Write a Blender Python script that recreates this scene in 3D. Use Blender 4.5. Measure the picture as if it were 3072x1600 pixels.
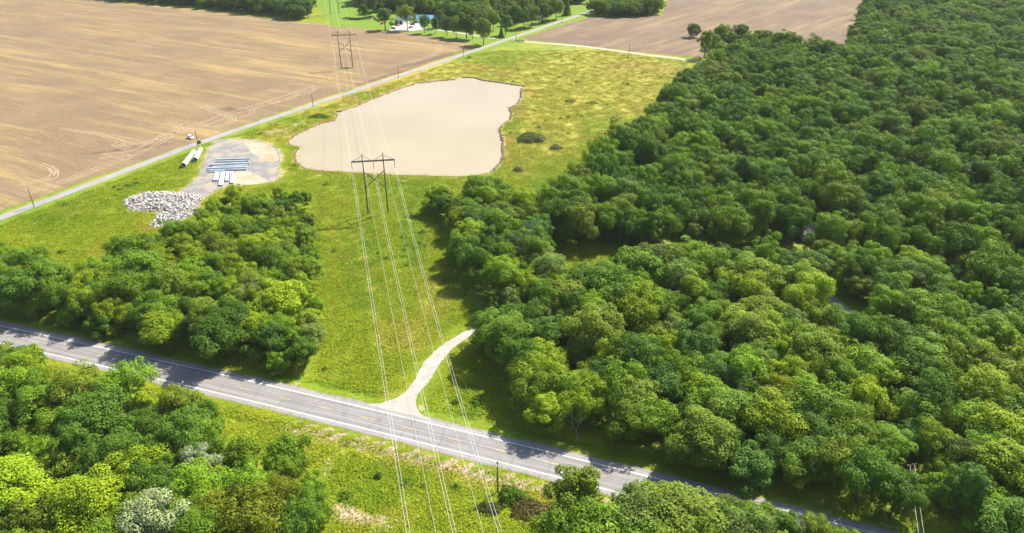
import bpy, bmesh, math, random
import numpy as np
from mathutils import Vector, Matrix, Euler

for o in list(bpy.data.objects): bpy.data.objects.remove(o, do_unlink=True)
S = bpy.context.scene
C = S.collection
# ------------------------------------------------------------------ camera, sky, sun, exposure
F, PITCH, HCAM = 2133.0, math.radians(29.0), 120.0          # focal length in photo pixels, depression, drone height
cam = bpy.data.cameras.new('camera'); cam.sensor_width = 36.0; cam.lens = 36.0*F/3072.0
cam.clip_start = 1.0; cam.clip_end = 30000.0
camo = bpy.data.objects.new('camera', cam); C.objects.link(camo)
camo.location = (0, 0, HCAM); camo.rotation_euler = (math.pi/2-PITCH, 0, 0)
S.camera = camo
SUN_EL, SUN_AZ = math.radians(46), math.radians(45)          # azimuth clockwise from +Y
world = bpy.data.worlds.new('World'); S.world = world; world.use_nodes = True
wn = world.node_tree.nodes; wl = world.node_tree.links
sky = wn.new('ShaderNodeTexSky'); sky.sky_type = 'NISHITA'; sky.sun_disc = False
sky.sun_elevation = SUN_EL; sky.sun_rotation = SUN_AZ; sky.air_density = 1.0; sky.dust_density = 1.6; sky.altitude = 200
bg = wn['Background']; bg.inputs['Strength'].default_value = 0.095
wl.new(sky.outputs[0], bg.inputs['Color'])
sun = bpy.data.lights.new('sun', 'SUN'); sun.energy = 4.6; sun.angle = math.radians(1.0); sun.color = (1.0, 0.94, 0.84)
suno = bpy.data.objects.new('sun', sun); C.objects.link(suno)
sd = Vector((math.sin(SUN_AZ)*math.cos(SUN_EL), math.cos(SUN_AZ)*math.cos(SUN_EL), math.sin(SUN_EL)))
suno.rotation_euler = sd.to_track_quat('Z', 'Y').to_euler(); suno.location = sd*900
S.render.engine = 'CYCLES'
S.view_settings.view_transform = 'Standard'; S.view_settings.look = 'None'
S.view_settings.exposure = 1.34; S.view_settings.gamma = 1.0; S.view_settings.use_curve_mapping = False

# ------------------------------------------------------------------ helpers
rng = np.random.default_rng(7); random.seed(7)
CP, SP = math.cos(PITCH), math.sin(PITCH)
def at(px, py, z=0.0):
    """photo pixel -> the point at height z that the pixel looks at"""
    u = (px-1536)/F; v = (py-800)/F
    dx, dy, dz = u, CP-v*SP, -(SP+v*CP)
    t = (z-HCAM)/dz
    return Vector((dx*t, dy*t, z))
def at2(pts, z=0.0): return [(lambda q: (q.x, q.y))(at(p[0], p[1], p[2] if len(p) > 2 else z)) for p in pts]
def proj(x, y, z=0):
    """world -> photo pixel (arrays)"""
    x = np.asarray(x, float); y = np.asarray(y, float); z = np.asarray(z, float)-HCAM
    d = y*CP-z*SP; v = -(y*SP+z*CP)
    d = np.where(d > 1, d, 1)
    return 1536+F*x/d, 800+F*v/d, d
def inpoly(X, Y, poly):
    X = np.asarray(X, float); Y = np.asarray(Y, float); r = np.zeros(X.shape, bool); n = len(poly)
    for i in range(n):
        x1, y1 = poly[i]; x2, y2 = poly[(i+1) % n]
        if y1 == y2: continue
        c = ((y1 > Y) != (y2 > Y)) & (X < (x2-x1)*(Y-y1)/(y2-y1)+x1)
        r ^= c
    return r
def dpoly(X, Y, pts, closed=False):
    X = np.asarray(X, float); Y = np.asarray(Y, float)
    best = np.full(X.shape, 1e9); n = len(pts)
    for i in range(n if closed else n-1):
        ax, ay = pts[i]; bx, by = pts[(i+1) % n]; ex, ey = bx-ax, by-ay
        L = ex*ex+ey*ey+1e-9
        t = np.clip(((X-ax)*ex+(Y-ay)*ey)/L, 0, 1)
        best = np.minimum(best, np.hypot(X-ax-t*ex, Y-ay-t*ey))
    return best
def sdpoly(X, Y, pts):
    d = dpoly(X, Y, pts, True); return np.where(inpoly(X, Y, pts), -d, d)
def sstep(a, b, x):
    t = np.clip((x-a)/(b-a), 0, 1); return t*t*(3-2*t)
def smooth_closed(pts, n=4):
    out = []; m = len(pts)
    for i in range(m):
        p0, p1, p2, p3 = (np.array(pts[(i+k-1) % m]) for k in range(4))
        for j in range(n):
            t = j/n
            out.append(tuple(0.5*((2*p1)+(-p0+p2)*t+(2*p0-5*p1+4*p2-p3)*t*t+(-p0+3*p1-3*p2+p3)*t**3)))
    return out
def smooth_open(pts, n=6):
    pts = [np.array(p, float) for p in pts]; out = []
    P = [2*pts[0]-pts[1]]+pts+[2*pts[-1]-pts[-2]]
    for i in range(1, len(P)-2):
        p0, p1, p2, p3 = P[i-1], P[i], P[i+1], P[i+2]
        for j in range(n):
            t = j/n
            out.append(tuple(0.5*((2*p1)+(-p0+p2)*t+(2*p0-5*p1+4*p2-p3)*t*t+(-p0+3*p1-3*p2+p3)*t**3)))
    out.append(tuple(pts[-1])); return out
def tag(o, label=None, cat=None, group=None, kind=None):
    if label: o['label'] = label
    if cat: o['category'] = cat
    if group: o['group'] = group
    if kind: o['kind'] = kind
    return o
def empty(name, loc=(0, 0, 0), rz=0.0):
    o = bpy.data.objects.new(name, None); C.objects.link(o); o.location = loc; o.rotation_euler = (0, 0, rz)
    o.empty_display_size = 0.5; return o
def mesh_obj(name, me, parent=None, mats=()):
    o = bpy.data.objects.new(name, me); C.objects.link(o)
    if parent is not None: o.parent = parent
    for m in mats:
        if m.name not in [x.name for x in me.materials if x]: me.materials.append(m)
    return o
def copy_tree(o, parent=None):
    c = o.copy(); C.objects.link(c); c.parent = parent
    for ch in o.children: copy_tree(ch, c)
    return c

class MB:
    """collects polygons; build() links them as one mesh object"""
    def __init__(s): s.v = []; s.f = []; s.sm = []
    def add(s, vs, fs, smooth=False):
        o = len(s.v); s.v += [tuple(v) for v in vs]; s.f += [tuple(o+i for i in f) for f in fs]; s.sm += [smooth]*len(fs)
    def box(s, c, d, rz=0, m=None):
        hx, hy, hz = d[0]/2, d[1]/2, d[2]/2
        vs = [Vector((x, y, z)) for z in (-hz, hz) for x, y in ((-hx, -hy), (hx, -hy), (hx, hy), (-hx, hy))]
        R = m if m is not None else Matrix.Rotation(rz, 3, 'Z')
        vs = [R @ v+Vector(c) for v in vs]
        s.add(vs, [(3, 2, 1, 0), (4, 5, 6, 7), (0, 1, 5, 4), (1, 2, 6, 5), (2, 3, 7, 6), (3, 0, 4, 7)])
    def bar(s, a, b, w, h):
        a, b = Vector(a), Vector(b); d = b-a
        R = d.to_track_quat('X', 'Z').to_matrix()
        s.box((a+b)/2, (d.length, w, h), m=R)
    def tube(s, pts, rad, n=8, caps=True, smooth=True):
        pts = [Vector(p) for p in pts]; m = len(pts)
        rad = [rad]*m if not hasattr(rad, '__len__') else rad
        vs = []; up = None
        for i, p in enumerate(pts):
            d = (pts[min(i+1, m-1)]-pts[max(i-1, 0)]).normalized()
            if up is None: up = Vector((0, 0, 1)) if abs(d.z) < .9 else Vector((1, 0, 0))
            x = d.cross(up).normalized(); y = d.cross(x).normalized(); up = -y if y.dot(up) < 0 else y
            x = d.cross(up).normalized(); y = x.cross(d)
            for k in range(n):
                a = 2*math.pi*k/n; vs.append(p+(x*math.cos(a)+y*math.sin(a))*rad[i])
        fs = []
        for i in range(m-1):
            for k in range(n):
                fs.append((i*n+k, i*n+(k+1) % n, (i+1)*n+(k+1) % n, (i+1)*n+k))
        s.add(vs, fs, smooth)
        if caps:
            s.add(vs[:n], [tuple(range(n))[::-1]]); s.add(vs[-n:], [tuple(range(n))])
    def mesh(s, name, mats=()):
        me = bpy.data.meshes.new(name); me.from_pydata(s.v, [], s.f)
        me.polygons.foreach_set('use_smooth', s.sm); me.update()
        for m in mats: me.materials.append(m)
        return me
    def build(s, name, mat, parent=None): return mesh_obj(name, s.mesh(name, [mat]), parent)

# ------------------------------------------------------------------ materials
class NT:
    def __init__(s, name):
        s.m = bpy.data.materials.new(name); s.m.use_nodes = True; s.t = s.m.node_tree; s.n = s.t.nodes; s.b = s.n['Principled BSDF']
        s.b.inputs['Roughness'].default_value = .85; s.b.inputs['Specular IOR Level'].default_value = .2
    def new(s, typ, **kw):
        n = s.n.new(typ)
        for k, v in kw.items():
            if hasattr(n, k): setattr(n, k, v)
            else: s.set(n.inputs[k], v)
        return n
    def set(s, sock, v):
        if hasattr(v, 'is_output') or isinstance(v, bpy.types.NodeSocket): s.t.links.new(v, sock)
        else:
            if isinstance(v, tuple) and len(v) == 3 and sock.type == 'RGBA': v = v+(1,)
            sock.default_value = v
    def pos(s): return s.new('ShaderNodeNewGeometry').outputs['Position']
    def mapv(s, vec, rz=0, scale=(1, 1, 1), loc=(0, 0, 0)):
        if rz and scale != (1, 1, 1): vec = s.mapv(vec, rz); rz = 0          # turn first, then stretch
        m = s.new('ShaderNodeMapping'); s.set(m.inputs['Vector'], vec)
        m.inputs['Rotation'].default_value = (0, 0, rz); m.inputs['Scale'].default_value = scale; m.inputs['Location'].default_value = loc
        return m.outputs[0]
    def noise(s, vec, scale, detail=3, rough=.55):
        n = s.new('ShaderNodeTexNoise'); s.set(n.inputs['Vector'], vec); n.inputs['Scale'].default_value = scale
        n.inputs['Detail'].default_value = detail; n.inputs['Roughness'].default_value = rough
        return n.outputs['Fac']
    def math(s, op, a, b=0.0, c=0.0):
        n = s.new('ShaderNodeMath', operation=op); s.set(n.inputs[0], a); s.set(n.inputs[1], b); s.set(n.inputs[2], c); return n.outputs[0]
    def ramp(s, v, a, b, c=0.0, d=1.0, smooth=True):
        n = s.new('ShaderNodeMapRange'); n.interpolation_type = 'SMOOTHSTEP' if smooth else 'LINEAR'
        s.set(n.inputs['Value'], v)
        for k, x in zip(('From Min', 'From Max', 'To Min', 'To Max'), (a, b, c, d)): s.set(n.inputs[k], x)
        return n.outputs['Result']
    def mix(s, f, a, b, mode='MIX'):
        n = s.new('ShaderNodeMix', data_type='RGBA', blend_type=mode)
        s.set(n.inputs[0], f); s.set(n.inputs[6], a); s.set(n.inputs[7], b); return n.outputs[2]
    def bump(s, h, strength=.5, dist=.1):
        n = s.new('ShaderNodeBump'); s.set(n.inputs['Height'], h); n.inputs['Strength'].default_value = strength; n.inputs['Distance'].default_value = dist
        s.t.links.new(n.outputs[0], s.b.inputs['Normal'])
    def col(s, c): s.set(s.b.inputs['Base Color'], c); return s.m

def simple(name, c, rough=.8, var=.25, scale=3.0, metal=0.0, spec=.3):
    t = NT(name); n = t.noise(t.new('ShaderNodeTexCoord').outputs['Object'], scale, 4)
    f = t.ramp(n, .3, .7)
    a = tuple(x*(1-var) for x in c); b = tuple(min(1, x*(1+var)) for x in c)
    t.b.inputs['Roughness'].default_value = rough; t.b.inputs['Metallic'].default_value = metal; t.b.inputs['Specular IOR Level'].default_value = spec
    return t.col(t.mix(f, a, b))

# --- ground: colours of what grows there, steered by painted zones (dry, bare, lush, rust)
def mat_ground():
    t = NT('ground_grass'); p = t.pos()
    z = t.new('ShaderNodeAttribute', attribute_name='zone'); sp = t.new('ShaderNodeSeparateColor'); t.set(sp.inputs[0], z.outputs['Color'])
    big = t.noise(p, .022, 4); mid = t.noise(p, .16, 4, .6); fine = t.noise(p, .9, 5, .7); vf = t.noise(p, 3.2, 3, .7)
    g = t.mix(t.ramp(mid, .36, .64), (.130, .182, .006), (.215, .245, .008))
    g = t.mix(t.ramp(fine, .40, .62), t.mix(.5, g, (.068, .118, .005)), g)
    g = t.mix(t.ramp(vf, .5, .75, 0, .55), g, (.27, .29, .02))
    g = t.mix(t.ramp(big, .5, .66, 0, .5), g, (.25, .25, .018))
    mm = t.math('ADD', t.math('MULTIPLY', mid, .6), t.math('MULTIPLY', fine, .4))
    def zone(ch, col, w=.28, inn=mm):
        f = t.math('ADD', t.math('MULTIPLY', ch, 1.0), t.math('MULTIPLY', t.math('SUBTRACT', inn, .5), 1.7))
        return t.ramp(f, .5-w, .5+w)
    dryc = t.mix(t.ramp(fine, .35, .65), (.24, .225, .02), (.33, .285, .045))
    lush = t.mix(t.ramp(fine, .4, .6), (.080, .145, .004), (.145, .225, .006))
    rust = t.mix(t.ramp(vf, .35, .65), (.23, .165, .03), (.33, .235, .05))
    bare = t.mix(t.ramp(fine, .35, .65), (.26, .18, .11), (.45, .345, .23))
    g = t.mix(zone(sp.outputs[2], lush), g, lush)
    g = t.mix(zone(sp.outputs[0], dryc), g, dryc)
    g = t.mix(zone(z.outputs['Alpha'], rust), g, rust)
    g = t.mix(zone(sp.outputs[1], bare, .18), g, bare)
    t.bump(t.math('ADD', t.math('MULTIPLY', fine, .8), t.math('MULTIPLY', vf, .3)), 1.0, .32)
    return t.col(g)
def mat_field(name, rz, a, b, c, stripe, damp=()):
    t = NT(name); p = t.pos()
    q = t.mapv(p, rz, (.011, .14, 1)); q2 = t.mapv(p, rz, (.03, .9, 1)); q3 = t.mapv(p, rz, (.004, .022, 1))
    s1 = t.noise(q, 1.0, 5, .62); s2 = t.noise(q2, 1.0, 4, .65); s3 = t.noise(q3, 1.0, 3); cl = t.noise(p, .45, 4, .65); blot = t.noise(p, .035, 4, .6)
    g = t.mix(t.ramp(blot, .38, .66), a, b)
    st = t.math('ADD', t.math('MULTIPLY', s1, .5), t.math('ADD', t.math('MULTIPLY', s3, .32), t.math('MULTIPLY', cl, .18)))
    g = t.mix(t.ramp(st, .47, .62, 0, .9), g, c)
    g = t.mix(t.ramp(s2, .42, .64, 0, stripe), g, tuple(x*.74 for x in a))
    g = t.mix(t.ramp(cl, .52, .78, 0, .35), g, tuple(min(1, x*1.25) for x in c))
    for (x, y, rx, ry, ang) in damp:                       # damp hollows in the soil
        d = t.mapv(p, 0, (1, 1, 1), (-x, -y, 0)); d = t.mapv(d, -ang, (1/rx, 1/ry, 0))
        ln = t.new('ShaderNodeVectorMath', operation='LENGTH'); t.set(ln.inputs[0], d)
        f = t.math('ADD', ln.outputs['Value'], t.math('MULTIPLY', t.math('SUBTRACT', t.noise(p, .22, 4), .5), 1.6))
        g = t.mix(t.ramp(f, 1.0, .35, 0, .75), g, (.10, .072, .05))
    t.bump(t.math('ADD', s2, cl), .7, .18); t.b.inputs['Roughness'].default_value = .95; t.b.inputs['Specular IOR Level'].default_value = .1
    return t.col(g)
def mat_road(name, a, b, wear, patch=None):
    """UV: x metres along, y metres across from the centre"""
    t = NT(name); uv = t.new('ShaderNodeUVMap').outputs[0]; p = t.pos()
    s1 = t.noise(t.mapv(uv, 0, (.035, 1.5, 1)), 1.0, 4, .6); n = t.noise(p, 2.2, 5, .7); bl = t.noise(p, .12, 4)
    g = t.mix(t.ramp(s1, .35, .68), a, b)
    g = t.mix(t.ramp(n, .42, .7, 0, .4), g, tuple(x*1.25 for x in b))
    g = t.mix(t.ramp(bl, .45, .7, 0, .35), g, tuple(x*.72 for x in a))
    sp = t.new('ShaderNodeSeparateXYZ'); t.set(sp.inputs[0], uv)
    if wear:
        ay = t.math('ABSOLUTE', sp.outputs['Y'])
        tr = t.math('ABSOLUTE', t.math('SUBTRACT', t.math('ABSOLUTE', t.math('SUBTRACT', ay, 1.75)), .85))
        g = t.mix(t.ramp(tr, .5, .1, 0, .42), g, tuple(x*.66 for x in a))
        seam = t.math('ADD', t.math('ABSOLUTE', t.math('ADD', sp.outputs['Y'], .16)), t.math('MULTIPLY', t.noise(t.mapv(uv, 0, (.12, 1, 1)), 1.0, 3), .12))
        g = t.mix(t.ramp(seam, .17, .09, 0, .85), g, (.05, .05, .055))
        g = t.mix(t.ramp(ay, 3.7, 4.0, 0, .5), g, t.mix(n, (.20, .19, .18), (.32, .30, .28)))
        # sealed transverse cracks
        cr = t.new('ShaderNodeTexWave', wave_type='BANDS', bands_direction='X'); t.set(cr.inputs['Vector'], uv)
        cr.inputs['Scale'].default_value = .035; cr.inputs['Distortion'].default_value = 2.5; cr.inputs['Detail Scale'].default_value = 2.0
        g = t.mix(t.ramp(cr.outputs['Fac'], .99, 1.0, 0, .25), g, (.06, .06, .065))
    else:
        ay = t.math('ABSOLUTE', sp.outputs['Y'])
        g = t.mix(t.ramp(t.math('ABSOLUTE', t.math('SUBTRACT', ay, .95)), .55, .15, 0, .3), g, tuple(min(1, x*1.3) for x in b))
    t.bump(n, .35, .03); t.b.inputs['Roughness'].default_value = .8
    return t.col(g)
def mat_gravel(name, a, b, c, sc=.25):
    t = NT(name); p = t.pos(); n1 = t.noise(p, sc, 5, .6); n2 = t.noise(p, 2.5, 5, .75); n3 = t.noise(p, sc*.45, 3)
    g = t.mix(t.ramp(n1, .4, .62), a, b); g = t.mix(t.ramp(n3, .5, .62), g, c); g = t.mix(t.ramp(n2, .45, .75, 0, .45), g, tuple(min(1, x*1.45) for x in b))
    t.bump(n2, .6, .08); return t.col(g)
def mat_water():
    t = NT('muddy_water'); p = t.pos(); n = t.noise(p, .012, 3); n2 = t.noise(t.mapv(p, .3, (.8, 1.6, 1)), 1.1, 3)
    t.b.inputs['Roughness'].default_value = .22; t.b.inputs['Specular IOR Level'].default_value = .5; t.b.inputs['IOR'].default_value = 1.33
    t.bump(n2, .12, .03)
    return t.col(t.mix(t.ramp(n, .3, .7), (.285, .232, .138), (.315, .26, .16)))
def mat_leaf(name, trans=.22):
    t = NT(name); at_ = t.new('ShaderNodeAttribute', attribute_name='tint', attribute_type='INSTANCER')
    ri = t.new('ShaderNodeNewGeometry').outputs['Random Per Island']
    v = t.ramp(ri, 0, 1, .62, 1.38, False)
    hs = t.new('ShaderNodeHueSaturation'); t.set(hs.inputs['Color'], at_.outputs['Color']); t.set(hs.inputs['Value'], v)
    t.set(hs.inputs['Hue'], t.ramp(t.math('FRACT', t.math('MULTIPLY', ri, 17.3)), 0, 1, .485, .515, False))
    c = hs.outputs[0]; t.col(c); t.b.inputs['Roughness'].default_value = .65; t.b.inputs['Specular IOR Level'].default_value = .1
    tr = t.new('ShaderNodeBsdfTranslucent'); t.set(tr.inputs['Color'], t.mix(1.0, c, (1.25, 1.3, .7), 'MULTIPLY'))
    ms = t.new('ShaderNodeMixShader'); ms.inputs[0].default_value = trans
    t.t.links.new(t.b.outputs[0], ms.inputs[1]); t.t.links.new(tr.outputs[0], ms.inputs[2])
    t.t.links.new(ms.outputs[0], t.n['Material Output'].inputs['Surface'])
    return t.m
def mat_stone():
    t = NT('limestone'); oi = t.new('ShaderNodeObjectInfo').outputs['Random']; ri = t.new('ShaderNodeNewGeometry').outputs['Random Per Island']
    f = t.math('FRACT', t.math('ADD', oi, ri)); p = t.pos(); n = t.noise(p, 2.0, 4)
    g = t.mix(t.ramp(f, 0, 1, 0, 1, False), (.31, .297, .28), (.47, .45, .42)); g = t.mix(t.ramp(t.math('FRACT', t.math('MULTIPLY', f, 13.7)), .88, .97, 0, .7), g, (.40, .31, .2))
    g = t.mix(t.ramp(n, .5, .75, 0, .35), g, (.26, .25, .24)); return t.col(g)

M = dict(
    ground=mat_ground(), water=mat_water(), leaf=mat_leaf('foliage'), grass=mat_leaf('grass_blades', .25), stone=mat_stone(),
    asphalt=mat_road('asphalt', (.19, .181, .172), (.25, .238, .225), True),
    lane=mat_road('chip_seal', (.19, .184, .172), (.26, .25, .235), False),
    pale=mat_road('pale_gravel', (.29, .258, .21), (.37, .335, .28), False),
    drive=mat_gravel('driveway_gravel', (.285, .255, .22), (.36, .328, .29), (.31, .276, .238), .3),
    yard=mat_gravel('yard_gravel', (.165, .155, .145), (.22, .208, .192), (.28, .235, .17), .22),
    sand=mat_gravel('sandy_soil', (.30, .245, .17), (.38, .315, .225), (.28, .215, .125), .2),
    concrete=simple('concrete', (.36, .34, .315), .9, .12, .3),
    shoulder=mat_gravel('shoulder_gravel', (.17, .158, .145), (.23, .215, .198), (.20, .18, .15), .5),
    white=simple('road_white', (.66, .65, .62), .7, .14, 1.5), yellow=simple('road_yellow', (.55, .33, .06), .7, .2, 1.5),
    bark=simple('bark', (.09, .072, .055), .95, .35, 2), dead=simple('dead_wood', (.34, .315, .29), .95, .25, 2),
    pole=simple('weathered_pole', (.105, .085, .075), .9, .3, 1.2), steel=simple('galvanised_steel', (.50, .54, .57), .45, .08, .6, 0, .4),
    wire=simple('aluminium_cable', (.62, .61, .57), .45, .05, 1, .3, .5), insul=simple('insulator', (.16, .07, .05), .4, .2, 4),
    track=simple('loose_soil', (.31, .235, .145), .95, .18, .4), bank=mat_gravel('eroded_bank', (.10, .062, .035), (.17, .11, .06), (.13, .085, .04), .5),
    carwhite=simple('car_white', (.75, .75, .74), .3, .04, 1, 0, .5), carblack=simple('car_black', (.02, .02, .022), .3, .2, 1, 0, .5),
    carblue=simple('car_blue', (.03, .04, .10), .3, .2, 1, 0, .5), carred=simple('car_red', (.32, .045, .03), .35, .2, 1, 0, .5),
    glass=simple('dark_glass', (.025, .03, .035), .12, .2, 1, 0, .5), rubber=simple('rubber', (.02, .02, .02), .8, .2, 3), rim=simple('alloy', (.4, .4, .4), .4, .1, 3, .6),
    lamp=simple('lamp_lens', (.6, .55, .5), .2, .1, 3), tail=simple('tail_lens', (.4, .03, .02), .3, .1, 3),
    wallw=simple('white_siding', (.72, .71, .69), .7, .07, .5), roofb=simple('blue_steel_roof', (.10, .26, .48), .45, .12, .4, 0, .4),
    roofg=simple('grey_shingle', (.15, .145, .155), .9, .2, .8), door=simple('dark_door', (.05, .04, .045), .6, .2, 1), trim=simple('white_trim', (.75, .75, .74), .6, .05, 1),
)

# ------------------------------------------------------------------ layout (photo pixels -> metres on the ground)
def hy(x): return -1.2486e-4*x*x-0.34602*x+125.244              # centre line of the highway
HX = np.linspace(-330, 190, 105); HIGHWAY = [(x, hy(x) if x > -230 else hy(-230)+(x+230)*(-2*1.2486e-4*-230-.34602)) for x in HX]
LANE = smooth_open(at2([(-420, 812), (-200, 730), (0, 654), (326, 532), (636, 416), (1024, 286), (1392, 163), (1530, 116), (1760, 38), (1850, 8), (1960, -28)]), 6)
GLANE = smooth_open(at2([(1540, 121), (1590, 127), (1750, 140), (1900, 160), (2048, 178), (2110, 186), (2200, 200)]), 5)
HDRIVE = smooth_open(at2([(1497, 118), (1430, 108), (1340, 94), (1290, 89), (1255, 87)]), 5)
DL = at2([(1085, 1216), (1140, 1210), (1184, 1197), (1217, 1177), (1248, 1135), (1270, 1090), (1302, 1056), (1340, 1026), (1382, 1002), (1415, 985), (1450, 970), (1520, 952), (1600, 944)])
DR = at2([(1335, 1280), (1284, 1255), (1258, 1240), (1248, 1215), (1251, 1184), (1274, 1160), (1296, 1132), (1314, 1100), (1338, 1066), (1360, 1043), (1382, 1026), (1415, 1008), (1450, 992), (1520, 974), (1600, 966)])
DRIVE = DL+DR[::-1]
WLANE = smooth_open(at2([(2400, 800), (2445, 850), (2495, 897), (2560, 947), (2640, 1010), (2740, 1060)]), 5)
POND = at2([(1024, 333), (1064, 321), (1119, 296), (1183, 272), (1247, 250), (1302, 243), (1362, 238), (1380, 231), (1421, 232), (1448, 240), (1501, 247), (1545, 254), (1577, 258),
            (1564, 264), (1561, 276), (1563, 288), (1551, 312), (1528, 322), (1533, 338), (1529, 358), (1504, 376), (1498, 392), (1503, 410), (1508, 425), (1505, 445), (1508, 465), (1499, 489), (1469, 517),
            (1410, 528), (1350, 528), (1223, 526), (1103, 520), (1024, 514), (970, 512), (914, 505), (890, 485), (884, 465), (898, 442), (871, 433), (866, 421), (886, 405), (926, 386), (968, 368), (1004, 361), (1014, 345), (1000, 334)])
YARD = smooth_closed(at2([(650, 423), (700, 416), (745, 420), (800, 430), (835, 452), (840, 482), (832, 510), (836, 530), (805, 546), (740, 552), (690, 556), (645, 572), (610, 592), (555, 592), (540, 582), (566, 556), (592, 530), (604, 500), (620, 470), (628, 440)]), 4)
SAND = smooth_closed(at2([(735, 424), (800, 433), (830, 455), (835, 480), (805, 486), (770, 470), (748, 448)]), 4)
SAND2 = smooth_closed(at2([(700, 520), (745, 515), (800, 540), (790, 550), (730, 557), (690, 556)]), 4)
ROCKS = at2([(371, 609), (383, 595), (423, 580), (469, 576), (507, 576), (550, 585), (598, 587), (612, 595), (598, 609), (593, 621), (588, 633), (593, 661), (571, 678), (531, 682), (483, 682), (450, 683), (454, 671), (474, 650), (483, 640), (459, 640), (443, 633), (412, 633), (385, 630)])
FIELD1 = at2([(-900, 930), (-420, 782), (-200, 703), (0, 634), (326, 517), (560, 436), (700, 385), (1020, 277), (1190, 223), (1380, 158), (1432, 143), (1400, 126), (1340, 116), (1240, 101), (1160, 94), (1080, 85), (1000, 79), (940, 69), (890, 67), (700, 42), (500, 19), (370, 9), (250, -6), (-100, -60), (-900, -60)])
FIELD2 = at2([(1572, 113), (1585, 121), (1660, 126), (1750, 136), (1900, 156), (2048, 169), (2130, 175), (2300, 190), (2600, 190), (2800, 60), (2800, -120), (2080, -120), (2010, -20), (1985, 46), (1900, 54), (1770, 53), (1660, 84), (1600, 104)])
CONC = at2([(1165, 90), (1178, 79), (1210, 74), (1255, 70), (1275, 78), (1268, 89), (1240, 93), (1200, 95), (1172, 94)])

# ------------------------------------------------------------------ ground: one height-field sheet with ditch, pond basin and painted zones
def axis(segs):
    out = [segs[0][0]]
    for a, b, st0, st1 in segs:
        x = a
        while x < b-1e-6:
            f = (x-a)/(b-a); x = min(b, x+st0+(st1-st0)*f); out.append(x)
    return np.array(out)
gx = axis([(-9000, -420, 900, 12), (-420, -200, 8, 1.7), (-200, 150, 1.5, 1.5), (150, 500, 1.7, 10), (500, 9000, 20, 900)])
gy = axis([(-3000, 60, 500, 4), (60, 340, 1.5, 1.5), (340, 560, 1.5, 2.4), (560, 900, 3, 8), (900, 12000, 12, 1200)])
X, Y = np.meshgrid(gx, gy); PX, PY, DD = proj(X, Y, 0)
def fbm(X, Y, s, seed):
    r = np.random.default_rng(seed); v = 0
    for k in range(7):
        a = r.uniform(0, 2*math.pi); f = s*(1.0+.75*k); v = v+np.sin(X*f*math.cos(a)+Y*f*math.sin(a)+r.uniform(0, 6.3)+1.3*np.sin(.6*f*(X*math.sin(a)-Y*math.cos(a))))/(1+.5*k)
    return v/3.0
hs = (Y-(-1.2486e-4*X*X-0.34602*X+125.244))/1.055                # signed metres from the highway centre (+ is the far side)
dl = dpoly(X, Y, LANE); dg = dpoly(X, Y, GLANE); dh = dpoly(X, Y, HDRIVE); dw = dpoly(X, Y, WLANE)
sp_ = sdpoly(X, Y, POND); sy = sdpoly(X, Y, YARD); sf1 = sdpoly(X, Y, FIELD1); sf2 = sdpoly(X, Y, FIELD2); sdv = sdpoly(X, Y, DRIVE); sc = sdpoly(X, Y, CONC); srk = sdpoly(X, Y, ROCKS)
flat = np.minimum.reduce([np.abs(hs)-5.2, dl-3.2, dg-2.6, dh-2.6, dw-3.0, sy, sf1, sf2, sdv, sc])   # metres to the nearest paved or ploughed sheet
fm = sstep(1.7, 6.0, flat)
Z = fm*(.22*fbm(X, Y, .12, 3)+.10*fbm(X, Y, .45, 4))
ditch = lambda d, c, w, h: -h*np.exp(-((d-c)/w)**2)
Z += np.clip(fm*2, 0, 1)*(ditch(hs, -9.2, 2.2, .75)+ditch(hs, 8.6, 1.8, .55))
Z += np.clip(fm*2, 0, 1)*ditch(dl, 7.5, 1.8, .45)*(sf1 > 0)
Z = np.where(sp_ < 7, Z*sstep(1, 7, sp_), Z)
Z = np.where(sp_ < .8, np.where(sp_ > 0, -.25*(1-sp_/.8), -.25-1.5*sstep(0, 2.5, -sp_)), Z)
def spots(lst):
    r = np.zeros(X.shape)
    for (px, py, rx, ry, w) in lst: r = np.maximum(r, w*(1-sstep(.35, 1.25, np.sqrt(((PX-px)/rx)**2+((PY-py)/ry)**2))))
    return r
front = DD > 20
dry = spots([(1800, 250, 360, 130, .95), (1650, 380, 130, 130, .8), (1250, 215, 240, 60, .85), (960, 320, 130, 60, .65), (830, 400, 90, 40, .7), (1200, 1010, 110, 70, .66), (1300, 900, 70, 90, .6), (560, 640, 120, 60, .3), (340, 760, 130, 50, .45), (440, 670, 60, 40, .5),
             (1640, 1530, 110, 60, .45), (1100, 1560, 160, 60, .45), (700, 590, 110, 40, .5), (1760, 850, 60, 40, .3), (1180, 1180, 60, 14, .5), (200, 620, 180, 60, .3), (1560, 480, 60, 90, .5), (650, 520, 60, 40, .3)])
rust = spots([(1120, 262, 90, 34, .62), (1050, 300, 60, 22, .6), (1230, 222, 80, 20, .6), (1440, 205, 80, 18, .62), (1510, 225, 80, 18, .5), (1880, 195, 110, 24, .55), (1980, 210, 90, 22, .55), (1590, 270, 30, 40, .55), (1560, 330, 26, 40, .55), (1530, 440, 20, 80, .6), (1640, 1520, 80, 40, .52), (1560, 1490, 50, 26, .4), (1140, 1380, 40, 30, .5), (1900, 330, 60, 30, .4), (1790, 420, 60, 30, .45), (440, 690, 30, 30, .4)])
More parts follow.
